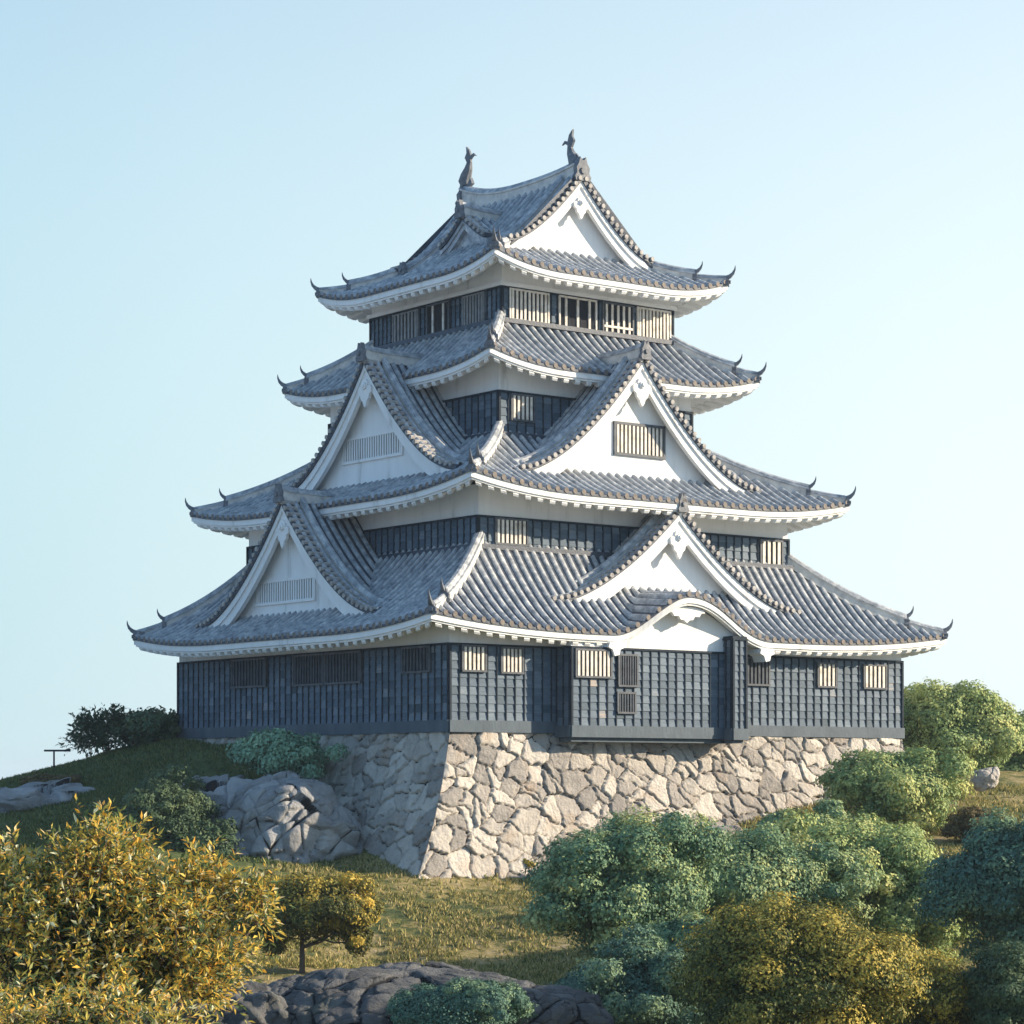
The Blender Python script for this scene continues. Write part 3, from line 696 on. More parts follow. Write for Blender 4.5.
bay = board_wall(castle, -6.72, 2.05, -11.9, -10.6, 1.80, 5.41, faces=('front', 'left', 'right'), name='bay_board_wall')
bx_ = board_wall(castle, 1.50, 2.22, -12.42, -11.7, 1.76, 5.98, faces=('front', 'left', 'right'), name='bay_box', sp=.36)
mb = MB(); mb.box((1.46, -12.48, 5.98), (2.26, -11.7, 6.08)); mb.build('box_lid', M['batten'], bx_)
mb = MB(); mb.box((-6.66, -11.84, 1.6), (1.98, -10.9, 1.80)); mb.box((1.55, -12.36, 1.6), (2.15, -11.7, 1.76)); mb.build('bay_floor', M['beam'], bay)
for a in [(2.49, 5.23, 4.17, 5.28), (-2.08, 0.17, 4.11, 5.28), (-4.84, -2.30, 4.11, 5.28)]: window(w1, 'left', 12.06, *a, nb=11, bar='greybar')
window(w1, 'left', 12.06, -9.69, -7.90, 4.38, 5.28, nb=8, bar='greybar')
window(w1, 'front', 10.97, -11.40, -10.35, 4.38, 5.28, nb=5)
window(w1, 'front', 10.97, -9.49, -8.51, 4.35, 5.26, nb=5)
window(w1, 'front', 10.97, 3.12, 4.86, 4.18, 5.26, nb=8, bar='greybar')
window(w1, 'front', 10.97, 7.84, 8.87, 4.19, 5.14, nb=4)
window(w1, 'front', 10.97, 10.67, 11.99, 4.19, 5.14, nb=5)
window(bay, 'front', 11.95, -6.50, -4.75, 4.24, 5.25, nb=8)
window(bay, 'front', 11.95, -4.28, -3.38, 3.92, 5.10, nb=7, bar='greybar')
window(bay, 'front', 11.95, -4.33, -3.49, 2.83, 3.56, nb=6, bar='greybar')
# storey 2
plaster_wall(castle, -8.89, 8.25, -8.61, 9.09, 9.2, 12.05)
w2 = board_wall(castle, -8.91, 8.27, -8.62, 9.1, 8.4, 10.78, beam=0.0)
window(w2, 'front', 8.67, -8.05, -6.51, 9.72, 10.66, nb=7)
window(w2, 'front', 8.67, 6.59, 7.80, 9.62, 10.62, nb=4)
window(w2, 'left', 8.96, 6.6, 8.2, 9.72, 10.62, nb=7, bar='greybar')
# storey 3
plaster_wall(castle, -6.09, 4.58, -6.29, 6.54, 15, 17.75)
w3 = board_wall(castle, -6.11, 4.6, -6.3, 6.55, 13.6, 16.38, beam=0.0)
window(w3, 'front', 6.35, -5.46, -4.35, 15.23, 16.22, nb=5)
# storey 4
plaster_wall(castle, -4.86, 4.70, -4.87, 4.99, 20.9, 22.25)
w4 = board_wall(castle, -4.87, 4.71, -4.88, 5.0, 18.6, 21.10, beam=0.0, sp=.33)
for a in [(-4.46, -2.46, 19.77, 20.98), (2.65, 4.47, 19.70, 20.98)]: window(w4, 'front', 4.93, *a, nb=9, bw=.11, frame_mat='bar')
window(w4, 'front', 4.93, -1.77, 0.19, 19.70, 20.98, nb=3, bw=.12, frame_mat='bar')
window(w4, 'front', 4.93, 0.67, 2.30, 19.70, 20.98, nb=5, bw=.11, rail=20.0)
for a in [(1.23, 3.10, 19.69, 20.95), (-3.68, -2.23, 19.67, 20.98)]: window(w4, 'left', 4.92, *a, nb=7, bar='palebar', frame_mat='palebar', frame=.06)
window(w4, 'left', 4.92, -1.12, 0.43, 19.74, 20.98, nb=2, bar='bar', bw=.12)
mb = MB()
for (lo, hi) in [((-5.02, -5.03, 21.12), (4.86, -4.88, 21.30)), ((-5.02, 5.0, 21.12), (4.86, 5.15, 21.30)), ((-5.02, -4.88, 21.12), (-4.87, 5.0, 21.30)), ((4.71, -4.88, 21.12), (4.86, 5.0, 21.30))]: mb.box(lo, hi)
mb.build('head_beam', M['plaster'], w4)

# roofs
r1 = Roof(.55, -.43, 14.28, 11.66, 6.02, .55, 3.75, 4.95, 3.55, kara=(-1.65, 4.3, 1.64, .70), a=.55, Rright=6.55, Rback=2.4)
r2 = Roof(-.32, .24, 10.45, 10.91, 11.76, .60, 2.95, 4.75, 4.45, a=.58, Rright=5.6)
r3 = Roof(-.16, .12, 7.52, 7.89, 17.36, .60, 2.45, 2.95, 3.15)
r4 = Roof(-.08, .06, 6.55, 6.76, 21.72, .62, 0, 2.8, 2.8, irimoya=(.309, .0682))
RAFT = MB(); SOLO = {r1: ('front', 'left'), r2: ('front',)}
o1 = build_roof(r1, 1.3); o2 = build_roof(r2, 2.0); o3 = build_roof(r3, 2.6); o4 = build_roof(r4, 1.8, top=True)
tag(RAFT.build('rafters', M['plaster'], castle), kind='stuff')

bpw = MB(); xs_ = np.linspace(-6.70, 2.03, 30)
for i in range(29):
    a, b = xs_[i], xs_[i+1]; za, zb = (float(r1.ze + r1.kara[2]*r1.bell('front', np.array(v - .55)) - .30) for v in (a, b))
    bpw.add([(a, -11.88, 4.7), (b, -11.88, 4.7), (b, -11.88, zb), (a, -11.88, za), (a, -10.6, 4.7), (b, -10.6, 4.7), (b, -10.6, zb), (a, -10.6, za)],
            [(0, 1, 2, 3), (3, 2, 6, 7)] + ([(0, 3, 7, 4)] if i == 0 else []) + ([(1, 5, 6, 2)] if i == 28 else []))
bpw.build('bay_plaster_wall', M['plaster'], castle)
# karahafu trim: pendant under the undulating gable and brackets at its feet
t = np.array([1, 0, 0.]); n = np.array([0, -1., 0]); up = np.array([0, 0, 1.])
kb = MB(); o = [(0, .10), (.6, .10), (1.15, -.05), (1.25, -.2), (1.0, -.22), (.85, -.42), (.55, -.40), (.42, -.60), (.2, -.62), (0, -.78)]
o = o + [(-a, b) for a, b in o[-2:0:-1]]
kb.prism(o, lambda a, b, d: t*(-1.1+a*.8) + n*(12.35+d) + up*(7.1+b*.75), 0, .16); kb.build('pendant', M['plaster'], o1)
for x in (-4.55, 3.75):
    kb = MB(); kb.prism([(-.35, 0), (.35, 0), (.42, -.2), (.2, -.28), (.14, -.5), (-.1, -.55), (-.2, -.3), (-.42, -.2)], lambda a, b, d: t*(x+a) + n*(11.4+d) + up*(5.62+b), 0, .75); kb.build('bracket', M['plaster'], o1)

# gables on the skirts
gF1 = gable(o1, 'front', .30, 10.5, 6.7, 11.5, 7.42, 3.4, name='gable_roof')
gL1 = gable(o1, 'left', -.75, 12.4, 6.8, 12.05, 6.98, 5.2, name='gable_roof')
gF2 = gable(o2, 'front', -.60, 9.15, 6.55, 18.0, 12.8, 4.4, name='gable_roof')
gL2 = gable(o2, 'left', .85, 9.25, 6.4, 18.15, 12.95, 4.6, name='gable_roof')
gable(o1, 'right', 0, 13.0, 6.0, 11.5, 7.0, 5.2, name='gable_roof'); gable(o2, 'right', 0, 8.6, 5.8, 17.6, 12.9, 4.6, name='gable_roof')
gable(o1, 'back', 0, 9.8, 6.0, 11.5, 7.0, 3.2, name='gable_roof'); gable(o2, 'back', 0, 9.3, 5.8, 17.6, 12.9, 4.2, name='gable_roof')
window(gF2, 'front', 9.15-.7, -1.56, 1.05, 13.92, 15.11, nb=12, frame=.12)
window(gL2, 'left', 9.25-.7, -2.74, 1.61, 13.95, 14.85, nb=24, bar='plaster', frame_mat='plaster', frame=.12)
window(gL1, 'left', 12.4-.7, -.83, 3.64, 7.76, 8.60, nb=24, bar='plaster', frame_mat='plaster', frame=.12)
# top gables
for sd_, c_ in (('front', -.10), ('back', .08)):
    gable(o4, sd_, c_, 4.42, 3.85, 26.62, 23.42, .6, wall_back=.62, roofmesh=False, rakeridge=False, flare=.25, bw=.55, p=1.42, ridge=False, ornament=.8)
f4 = r4.surf('left'); f4r = r4.surf('right')
for sy in (-3.35, 3.35):
    for ff, sg in ((f4, -1), (f4r, 1)):
        rb = MB(); path = []
        for d in np.linspace(2.4, 6.2, 16):
            x, y, z = ff(np.array(-sy if sg < 0 else sy), np.array(d)); path.append(np.array([x, y, z+.06]))
        ridge_sweep(rb, path, .9); q_ = rb.build('rake_ridge', [M['ridge'], M['rib']], o4)
        ob = MB(); onigawara(ob, path[0], (sg, 0), .5, .6); ob.build('ridge_end_tile', M['ornament'], q_)
# main ridge
rb = MB(); ys = np.linspace(-4.2, 4.4, 30); path = [np.array([-.08, y, 26.5 + (.30 if y < 0 else .75)*(abs(y)/4.4)**2.5]) for y in ys]
n_ = len(path); rb.sweep(path, [np.array([1, 0, 0.])]*n_, [up]*n_, [(-.24, -.3), (-.24, .28), (-.30, .30), (-.30, .38), (-.20, .42), (-.14, .55), (0, .62), (.14, .55), (.20, .42), (.30, .38), (.30, .30), (.24, .28), (.24, -.3)],
    1, mseg=[0, 0, 0, 1, 1, 1, 1, 1, 1, 0, 0, 0, 0])
mr = rb.build('main_ridge', [M['ridge'], M['rib']], o4)
for sg in (-1, 1):
    ob = MB(); onigawara(ob, (-.08, sg*4.35, 26.35 if sg < 0 else 26.75), (0, sg), .8, 1.05, .25); ob.build('ridge_end_tile', M['ornament'], mr)
    # fish finial: body, tail, fins
    yb = sg*(3.5 if sg < 0 else 3.9); zb = 26.9 if sg < 0 else 27.7
    prf = [(.35, .0), (.42, .25), (.30, .52), (.12, .80), (.05, 1.05), (.10, 1.28)]      # (outward, up)
    sb_ = MB(); pth = [np.array([-.08, yb + sg*a*1.0, zb + b]) for a, b in prf]
    sb_.tube(pth, [.22, .31, .27, .20, .14, .10], 8)
    tail = [(-.10, 1.05), (.20, 1.1), (.36, 1.35), (.22, 1.55), (.26, 1.85), (.02, 1.65), (-.08, 1.4)]
    sb_.prism([(a, b) for a, b in tail], lambda a, b, d: np.array([-.08+d, yb+sg*a, zb+b]), -.05, .05)
    sb_.prism([(.02, 1.2), (-.1, 1.38), (-.3, 1.45), (-.5, 1.28), (-.3, 1.33), (-.1, 1.2)], lambda a, b, d: np.array([-.08+d, yb+sg*a, zb+b]), -.04, .04)
    sb_.prism([(.5, .1), (.72, .5), (.5, .75), (.42, .55)], lambda a, b, d: np.array([-.08+d, yb+sg*a, zb+b]), -.035, .035)
    sb_.prism([(.1, .1), (-.1, .35), (-.18, .2), (-.25, .05), (.1, -.1)], lambda a, b, d: np.array([-.08+d, yb+sg*a, zb+b]), -.08, .08)
    sb_.build('fish_finial', M['ornament'], mr, smooth=False)
# little dormer on the left slope
gable(o4, 'left', -.3, 3.2, 1.6, 25.3, 24.2, 2.2, pl=M['rib'], name='dormer_roof', wall_back=.35, ornament=False, rakeridge=False, flare=.15, bw=.3, p=1.2)
# hood moulding under each storey-skirt junction
for (x0, x1, y0, y1, z) in [(-8.91, 8.27, -8.62, 9.1, 9.42), (-6.11, 4.6, -6.3, 6.55, 14.45), (-4.87, 4.71, -4.88, 5.0, 19.55)]:
    mb = MB(); e = .22
    mb.box((x0-e, y0-e, z), (x1+e, y0-.02, z+.2)); mb.box((x0-e, y1+.02, z), (x1+e, y1+e, z+.2)); mb.box((x0-e, y0-.02, z), (x0-.02, y1+.02, z+.2)); mb.box((x1+.02, y0-.02, z), (x1+e, y1+.02, z+.2))
    mb.build('flashing_tiles', M['pan'], castle)

# ------------------------------------------------------------------ air
hb = MB(); hb.box((-4900, -4900, -40), (4900, 5400, 31)); hm = bpy.data.materials.new('haze_air'); hm.use_nodes = True; hn = hm.node_tree; hn.nodes.clear()
pv = hn.nodes.new('ShaderNodeVolumePrincipled'); pv.inputs['Color'].default_value = (.74, .88, 1, 1); pv.inputs['Density'].default_value = .0002
ho_ = hn.nodes.new('ShaderNodeOutputMaterial'); hn.links.new(pv.outputs[0], ho_.inputs['Volume'])
haze = hb.build('haze', hm); tag(haze, kind='stuff')

# ------------------------------------------------------------------ rocks
def rock(name, loc, size, seed, material, label, cat='rock', n=150, crack=1.0, rough=.16, group=None, rz=0.0, bigoff=.05, ex=.72, off2=.014, cr2=.010):
    u = np.linspace(0, 2*np.pi, n*2, endpoint=False); v = np.linspace(.001, np.pi-.001, n)
    U, Vv = np.meshgrid(u, v); D = np.stack([np.cos(U)*np.sin(Vv), np.sin(U)*np.sin(Vv), np.cos(Vv)], -1).reshape(-1, 3)
    sz = np.array(size); r = np.random.default_rng(seed); Db = np.sign(D)*np.abs(D)**ex; Pp = Db*sz
    big = np.array([mnoise.fractal(Vector(p/max(sz)*1.5 + seed*3.1), 1.0, 2.1, 3) for p in Pp])
    Q = Pp + .5*np.stack([np.sin(Pp[:, 1]*1.3+seed), np.sin(Pp[:, 2]*1.7), np.sin(Pp[:, 0]*1.1)], 1)*.5
    gm = (sz[0]*sz[1]*sz[2])**(1/3)
    def level(ns, jit, crw, off, til):
        sd_ = r.normal(size=(ns, 3)); sd_ /= np.linalg.norm(sd_, axis=1)[:, None]; sd_ = np.sign(sd_)*np.abs(sd_)**ex*sz*r.uniform(.9, 1.05, (ns, 1))
        an = np.array([1, 1, 1.35]); idx, e, _ = voronoi(Q*an, sd_*an); e = np.maximum(e + jit*np.array(rough_n), 0)
        dq = Q - sd_[idx]; tl = r.normal(0, til, (ns, 3))[idx]
        return idx, e, (r.uniform(-off, off, ns))[idx] + (dq*tl).sum(1) + (1-np.exp(-e/crw) - 1)*crw*1.6
    rough_n = np.array([mnoise.noise(Vector(p*5/gm*1.5)) for p in Pp])
    i1, e1, d1_ = level(int(26*crack**.6), .05*gm*.3, .022*gm, bigoff*gm, bigoff*3)
    i2, e2, d2_ = level(int(190*crack), .02*gm*.4, cr2*gm, off2*gm, off2*8)
    k = 1 + rough*2.0*big
    fine = np.array([mnoise.fractal(Vector(p*3.0/gm*2), .9, 2.2, 5) for p in Pp])*.012*gm
    Pn = Pp*k[:, None] + D*(d1_ + d2_ + fine)[:, None]; t_ = r.random(int(190*crack))
    m = n*2; I = np.arange(n*m).reshape(n, m); J = np.roll(I, -1, axis=1)
    q = np.stack([I[:-1], J[:-1], J[1:], I[1:]], -1).reshape(-1, 4)
    me = np_mesh(name, Pn, q[:, ::-1], [material], smooth=True, attrs={'tone': t_[i2]*.6 + .2, 'edge': np.clip(np.minimum(e1/(.02*gm), .25+e2/(.010*gm)), 0, 1)})
    o = mobj(name, me); o.location = loc; o.rotation_euler = (0, 0, rz); return tag(o, label, cat, group)
def PL(u, v, d): return tuple(P(u, v, d))
rock('rocky_outcrop', (-10.9, 102.2, -3.1), (4.9, 2.7, 3.1), 3, M['rock'], 'large cracked grey outcrop in shade left of the foundation corner', n=260, crack=1.9, rz=R(-44), rough=.07, bigoff=.035, ex=.62, off2=.019, cr2=.016)
rock('boulder', PL(214, 872, 99.0), (1.5, 1.3, 1.3), 4, M['rock'], 'shaded grey boulder at the left foot of the big outcrop behind the yellow bush', n=90)
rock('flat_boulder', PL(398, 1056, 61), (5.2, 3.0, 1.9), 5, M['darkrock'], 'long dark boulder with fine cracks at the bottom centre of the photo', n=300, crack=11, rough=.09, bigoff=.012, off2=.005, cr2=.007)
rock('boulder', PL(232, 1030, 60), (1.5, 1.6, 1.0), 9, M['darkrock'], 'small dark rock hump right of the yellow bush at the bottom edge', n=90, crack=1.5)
rock('ledge_stone', PL(688, 838, 99), (2.2, 1.0, .55), 6, M['stone'], 'flat pale stone ledge above the teal tree at the foot of the stone wall', n=80, crack=.4)
rock('stone_block', PL(985, 780, 112), (.6, .45, .42), 7, M['stone'], 'pale stone block under the far trees at the right', n=60, crack=.25, rough=.08)
rock('rocky_slope', PL(25, 822, 106), (4.4, 3, 1.5), 8, M['rock'], 'low blue grey rocks on the far left slope above the yellow bush', n=120, crack=1.4)

# ------------------------------------------------------------------ foliage
def leaves_mesh(pos, nrm, L, Wd, r, spread=.6, droop=0.0):
    n = len(pos); nr = nrm + r.normal(0, spread, (n, 3)); nr /= np.linalg.norm(nr, axis=1)[:, None]
    d = r.normal(size=(n, 3)); d[:, 2] -= droop; d -= (d*nr).sum(1)[:, None]*nr; d /= np.linalg.norm(d, axis=1)[:, None] + 1e-9
    s = np.cross(nr, d); k = r.uniform(.65, 1.25, (n, 1)); l = L*k; wd = Wd*k
    V = np.stack([pos, pos + d*l*.45 + s*wd*.5 + nr*wd*.12, pos + d*l, pos + d*l*.45 - s*wd*.5 + nr*wd*.12], 1).reshape(-1, 3)
    F = np.arange(4*n).reshape(n, 4); return V, F
def sphere_pts(n, r):
    v = r.normal(size=(n, 3)); return v/np.linalg.norm(v, axis=1)[:, None]
def clump_crown(center, radii, nclump, per, L, Wd, r, crad=.30, lo=-.35, shell=(.62, .98), droop=0., lump=.35, inner=.3, spread=.30, twig=0.0):
    """foliage pads spread through an uneven crown volume; leaves sit mostly on the outside of each pad"""
    c = np.array(center, float); rad = np.array(radii, float); rm = rad.min()
    dirs = []
    while len(dirs) < nclump:
        v = sphere_pts(1, r)[0]
        if v[2] > lo or r.random() < .15: dirs.append(v)
    dirs = np.array(dirs); ph = r.uniform(0, 6.28, 6)
    lumpy = 1 + lump*.5*(np.sin(dirs[:, 0]*4+ph[0])*np.sin(dirs[:, 1]*5+ph[1]) + np.sin(dirs[:, 2]*6+ph[2]))
    nl = 6; ld = sphere_pts(nl, r); ld[:, 2] = np.abs(ld[:, 2])*.9 - .25; lc = ld*r.uniform(.38, .62, (nl, 1)); lr = r.uniform(.42, .66, nl); pick = r.integers(0, nl+2, nclump)
    unit = dirs*(r.uniform(shell[0], shell[1], nclump)*lumpy)[:, None]
    for i in range(nclump):
        if pick[i] < nl: unit[i] = lc[pick[i]]*1.08 + dirs[i]*lr[pick[i]]*1.12*r.uniform(.80, 1.10)
        else: unit[i] *= .85
    cc = c + unit*rad
    cr = rm*crad*r.uniform(.6, 1.35, nclump)
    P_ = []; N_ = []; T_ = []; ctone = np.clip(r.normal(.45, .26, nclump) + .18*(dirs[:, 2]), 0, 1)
    for i in range(nclump):
        m = int(per*(cr[i]/(rm*crad))**2) + 8; v = sphere_pts(m, r); keep = (v[:, 2] > -.55) | (r.random(m) < .4); v = v[keep]
        sub = 1 + .30*np.sin(v[:, 0]*7 + i)*np.sin(v[:, 1]*6 + 2*i) + .18*np.sin(v[:, 2]*9+i*.7) + .14*np.sin(v[:, 0]*15+i*1.3)*np.sin(v[:, 2]*13+i)
        rr = cr[i]*sub*r.uniform(.86, 1.04, len(v)); T_.append(np.full(len(v), ctone[i])); squash = np.array([1.15, 1.15, .85])
        if twig: rr *= np.where(r.random(len(v)) < twig, r.uniform(1.05, 1.5, len(v)), 1)
        P_.append(cc[i] + v*squash*rr[:, None]); N_.append(v*1.0 + dirs[i]*.25 + np.array([0, 0, .2]))
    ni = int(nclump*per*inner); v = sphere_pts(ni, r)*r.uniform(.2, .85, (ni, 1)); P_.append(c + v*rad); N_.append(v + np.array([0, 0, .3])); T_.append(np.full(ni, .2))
    V, F = leaves_mesh(np.vstack(P_), np.vstack(N_), L, Wd, r, spread, droop); return V, F, cc, np.repeat(np.concatenate(T_), 4)
def tree(name, base, center, radii, mat_, label, cat, nclump=60, per=260, L=.15, Wd=.09, seed=1, trunk_r=.16, lobes=None, group=None, big=1.25, **kw):
    L *= big; Wd *= big
    r = np.random.default_rng(seed); base = np.array(base, float); o = empty(name, tuple(base), 0, label, cat, group)
    Vs = []; Fs = []; Ts = []; b = 0; cs = []; bl = [(center, radii, 1.0)] + [(np.array(center) + np.array(l[0]), l[1], l[2]) for l in (lobes or [])]
    for (c_, rd, fr) in bl:
        V, F, cc, tn = clump_crown(c_, rd, max(6, int(nclump*fr)), per, L, Wd, r, **kw); Vs.append(V); Ts.append(tn); Fs.append(F + b); b += len(V); cs.append(cc)
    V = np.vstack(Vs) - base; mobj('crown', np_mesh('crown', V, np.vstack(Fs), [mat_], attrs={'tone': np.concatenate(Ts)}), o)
    cc = np.vstack(cs); cen = np.array(center)
    tb = MB(); mid = base + (cen - base)*.55; p0 = base - np.array([0, 0, .5])
    tb.tube([p0 - base, base*0 + (mid-base)*.35 + r.normal(0, .05, 3), mid - base, (cen - base) + np.array([0, 0, radii[2]*.2])], [trunk_r*1.3, trunk_r, trunk_r*.75, trunk_r*.35], 8)
    pick = r.choice(len(cc), min(len(cc), 14), replace=False)
    for i in pick:
        st = (base + (cen-base)*r.uniform(.4, .95)) - base; en = cc[i] - base; m_ = (st+en)/2 + np.array([0, 0, -.08*radii[2]]) + r.normal(0, .08, 3)
        tb.tube([st, m_, en], [trunk_r*.5, trunk_r*.3, trunk_r*.1], 6)
    tb.build('trunk', M['bark'], o, smooth=True)
    return o
def G(u, d):   # foot of something standing on the ground along picture column u at distance d
    x = (u-512)/F_PX*d; return np.array([x, d, float(ground_h(x, d))])
def spray_bush(name, base, center, radii, mat_, label, cat, nstem=500, per=13, L=.12, Wd=.034, seed=1, slen=.6, lumps=(), group=None, heart=None):
    r = np.random.default_rng(seed); base = np.array(base, float); o = empty(name, tuple(base), 0, label, cat, group)
    c = np.array(center, float); rad = np.array(radii, float)
    dirs = sphere_pts(nstem*2, r); dirs = dirs[(dirs[:, 2] > -.6) & (dirs[:, 1] < .65)][:nstem]; m = len(dirs)
    ph = r.uniform(0, 6.28, 4); lum = 1 + .16*np.sin(dirs[:, 0]*7+ph[0])*np.sin(dirs[:, 2]*6+ph[1]) + .10*np.sin(dirs[:, 0]*15+ph[2])*np.sin(dirs[:, 2]*13+ph[3])
    st = c + dirs*rad*(lum*r.choice([.25, .45, .62, .78, .86], m, p=[.12, .16, .2, .25, .27]))[:, None]
    for (lc, lr, fr) in lumps:
        k = int(nstem*fr); d2 = sphere_pts(k, r); st = np.vstack([st, c + np.array(lc) + d2*lr*r.uniform(.3, .9, (k, 1))]); dirs = np.vstack([dirs, d2])
    gap = np.sin(st[:, 0]*4.1 + ph[0]) * np.sin(st[:, 2]*4.7 + ph[1]) + .6*np.sin(st[:, 0]*9.3 + ph[2])*np.sin(st[:, 2]*8.1 + ph[3]); kp = (gap > -.38) | (r.random(len(st)) < .22)
    st = st[kp]; dirs = dirs[kp]
    if heart is not None:
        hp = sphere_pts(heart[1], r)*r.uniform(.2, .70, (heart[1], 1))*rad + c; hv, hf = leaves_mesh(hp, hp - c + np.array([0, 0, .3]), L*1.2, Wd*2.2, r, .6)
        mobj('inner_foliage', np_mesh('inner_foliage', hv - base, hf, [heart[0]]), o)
    m = len(dirs); g = dirs*.8 + np.array([0, -.1, .65]) + r.normal(0, .35, (m, 3)); g /= np.linalg.norm(g, axis=1)[:, None]
    sl_ = slen*r.uniform(.5, 1.35, m); P_ = []; Dr = []; tb = MB()
    for i in range(per):
        f = (i+.6)/per; side = r.normal(0, 1, (m, 3)); side -= (side*g).sum(1)[:, None]*g; side /= np.linalg.norm(side, axis=1)[:, None]
        bend = np.array([0, 0, -.12])*f*f
        P_.append(st + g*(sl_*f)[:, None] + bend + side*.008); Dr.append(g*(.35+.5*f) + side*(1-.45*f) + r.normal(0, .18, (m, 3)) + np.array([0, 0, -.15]))
    p = np.vstack(P_); d = np.vstack(Dr); d /= np.linalg.norm(d, axis=1)[:, None]; n = len(p)
    up_ = np.array([.1, -.1, 1.0]) + r.normal(0, .5, (n, 3)); sd_ = np.cross(up_, d); sd_ /= np.linalg.norm(sd_, axis=1)[:, None]; nr = np.cross(d, sd_)
    k = r.uniform(.55, 1.25, (n, 1)); l = L*k; w_ = Wd*k; cu = r.uniform(-.25, .15, (n, 1))
    V = np.stack([p, p + d*l*.4 + sd_*w_*.5 + nr*w_*.2, p + d*l + nr*l*cu, p + d*l*.4 - sd_*w_*.5 + nr*w_*.2, ], 1).reshape(-1, 3) - base
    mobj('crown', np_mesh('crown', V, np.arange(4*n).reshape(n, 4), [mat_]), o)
    for i in range(0, m, 2): tb.tube([st[i]-base - g[i]*.25, st[i]-base + g[i]*sl_[i]*.9 + np.array([0, 0, -.1])], [.008, .003], 4)
    for i in range(14):
        e_ = c + (dirs[i*7 % m])*rad*.6; tb.tube([np.array([0, 0, -.4]), (c-base)*.35 + r.normal(0, .15, 3), e_-base], [.05, .035, .012], 6)
    tb.build('stems', M['bark'], o); return o
def planted(name, u, d, vtop, vbot, wpx, mat_, label, cat, depth_k=.8, **kw):
    """crown spanning vtop..vbot at distance d, wpx wide"""
    b = G(u, d); zt = (HOR - vtop)/F_PX*d; zb = (HOR - vbot)/F_PX*d; c = np.array([b[0], d, (zt+zb)/2]); rx = wpx/2/F_PX*d; rz = (zt-zb)/2
    return tree(name, b, c, (rx*.96, rx*depth_k*1.05, rz*.96), mat_, label, cat, **kw)

# big yellow bush, nearest
b_ = G(85, 31)
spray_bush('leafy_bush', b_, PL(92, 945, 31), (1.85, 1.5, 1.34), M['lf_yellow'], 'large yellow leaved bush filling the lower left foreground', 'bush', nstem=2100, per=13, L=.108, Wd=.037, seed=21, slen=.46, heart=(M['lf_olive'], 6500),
    lumps=[((-1.2, -.2, .5), .55, .10), ((1.55, 0, .52), .26, .05), ((2.0, 0, .42), .2, .03), ((1.35, 0, .85), .14, .02), ((1.2, 0, -.4), .4, .08), ((.1, 0, 1.0), .5, .07)])
spray_bush('leafy_bush', G(70, 26), PL(70, 1060, 26), (1.5, 1.0, .72), M['lf_yellow'], 'lower yellow green bush along the bottom left edge, in front of the large yellow one', 'bush', nstem=640, per=13, L=.10, Wd=.03, seed=22, slen=.38, heart=(M['lf_olive'], 2200))
def tk(n, crad=.36, per=430, lump=.45, **kw): return dict(nclump=int(n*2.5), per=int(per*1.12), big=.94, crad=crad*.60, lump=lump, **kw)
planted('small_tree', 302, 80, 870, 952, 128, M['lf_gold'], 'small golden leaved tree with a thin dark trunk beside the foreground boulder', 'tree', L=.12, Wd=.075, seed=23, trunk_r=.09,
        lobes=[((1.35, 0, -.25), (1.0, .8, .9), .5), ((-1.5, .2, -.3), (.95, .8, .7), .45), ((.2, .3, .55), (.8, .7, .5), .25), ((1.75, 0, -.95), (.55, .5, .55), .2), ((-.9, .3, -1.1), (.5, .5, .4), .15)], **tk(26, .42, 330, .8))
planted('round_bush', 452, 57, 978, 1050, 160, M['lf_deep'], 'low rounded teal bush in front of the dark boulder at the bottom', 'bush', L=.07, Wd=.045, seed=24, trunk_r=.05, lo=-.1, **tk(40, .36, 600, .25))
# right hand masses
planted('leafy_tree', 630, 74, 815, 985, 190, M['lf_teal'], 'tall teal green tree left of the other right hand trees, before the stone wall', 'tree', L=.115, Wd=.08, seed=25, **tk(75, .34, 640))
planted('round_bush', 628, 66, 940, 1070, 190, M['lf_deep'], 'dense dark teal bush below the tall teal tree at the bottom edge', 'bush', L=.095, Wd=.065, seed=26, trunk_r=.08, **tk(60, .34, 640))
planted('leafy_tree', 752, 80, 822, 965, 200, M['lf_teal'], 'broad teal tree just behind the olive tree, right of the tall teal tree', 'tree', L=.12, Wd=.085, seed=27, **tk(70, .34, 600))
planted('leafy_tree', 862, 84, 808, 965, 195, M['lf_green'], 'bright green tree below the right end of the stone wall', 'tree', L=.13, Wd=.09, seed=28, **tk(70, .34, 560))
planted('leafy_tree', 912, 82, 858, 985, 110, M['lf_green'], 'smaller bright green tree between the big bright green one and the right edge tree', 'tree', L=.12, Wd=.085, seed=44, **tk(45, .36, 480))
planted('olive_tree', 790, 60, 893, 1085, 225, M['lf_olive'], 'olive and gold tree at the bottom edge with sunlit yellow tips', 'tree', L=.095, Wd=.055, seed=29, twig=.08, **tk(85, .33, 640))
planted('olive_tree', 918, 62, 940, 1085, 160, M['lf_olive'], 'lower olive and gold tree right of the larger olive one at the bottom edge', 'tree', L=.095, Wd=.055, seed=30, twig=.08, **tk(60, .36, 560))
planted('leafy_tree', 1030, 76, 806, 990, 185, M['lf_deep'], 'dark teal tree cut by the right edge of the photo', 'tree', L=.12, Wd=.085, seed=31, **tk(75, .34, 620, .3))
planted('round_bush', 1012, 60, 950, 1070, 110, M['lf_dark'], 'dark bush in the bottom right corner', 'bush', L=.09, Wd=.055, seed=32, trunk_r=.05, **tk(45, .36, 420))
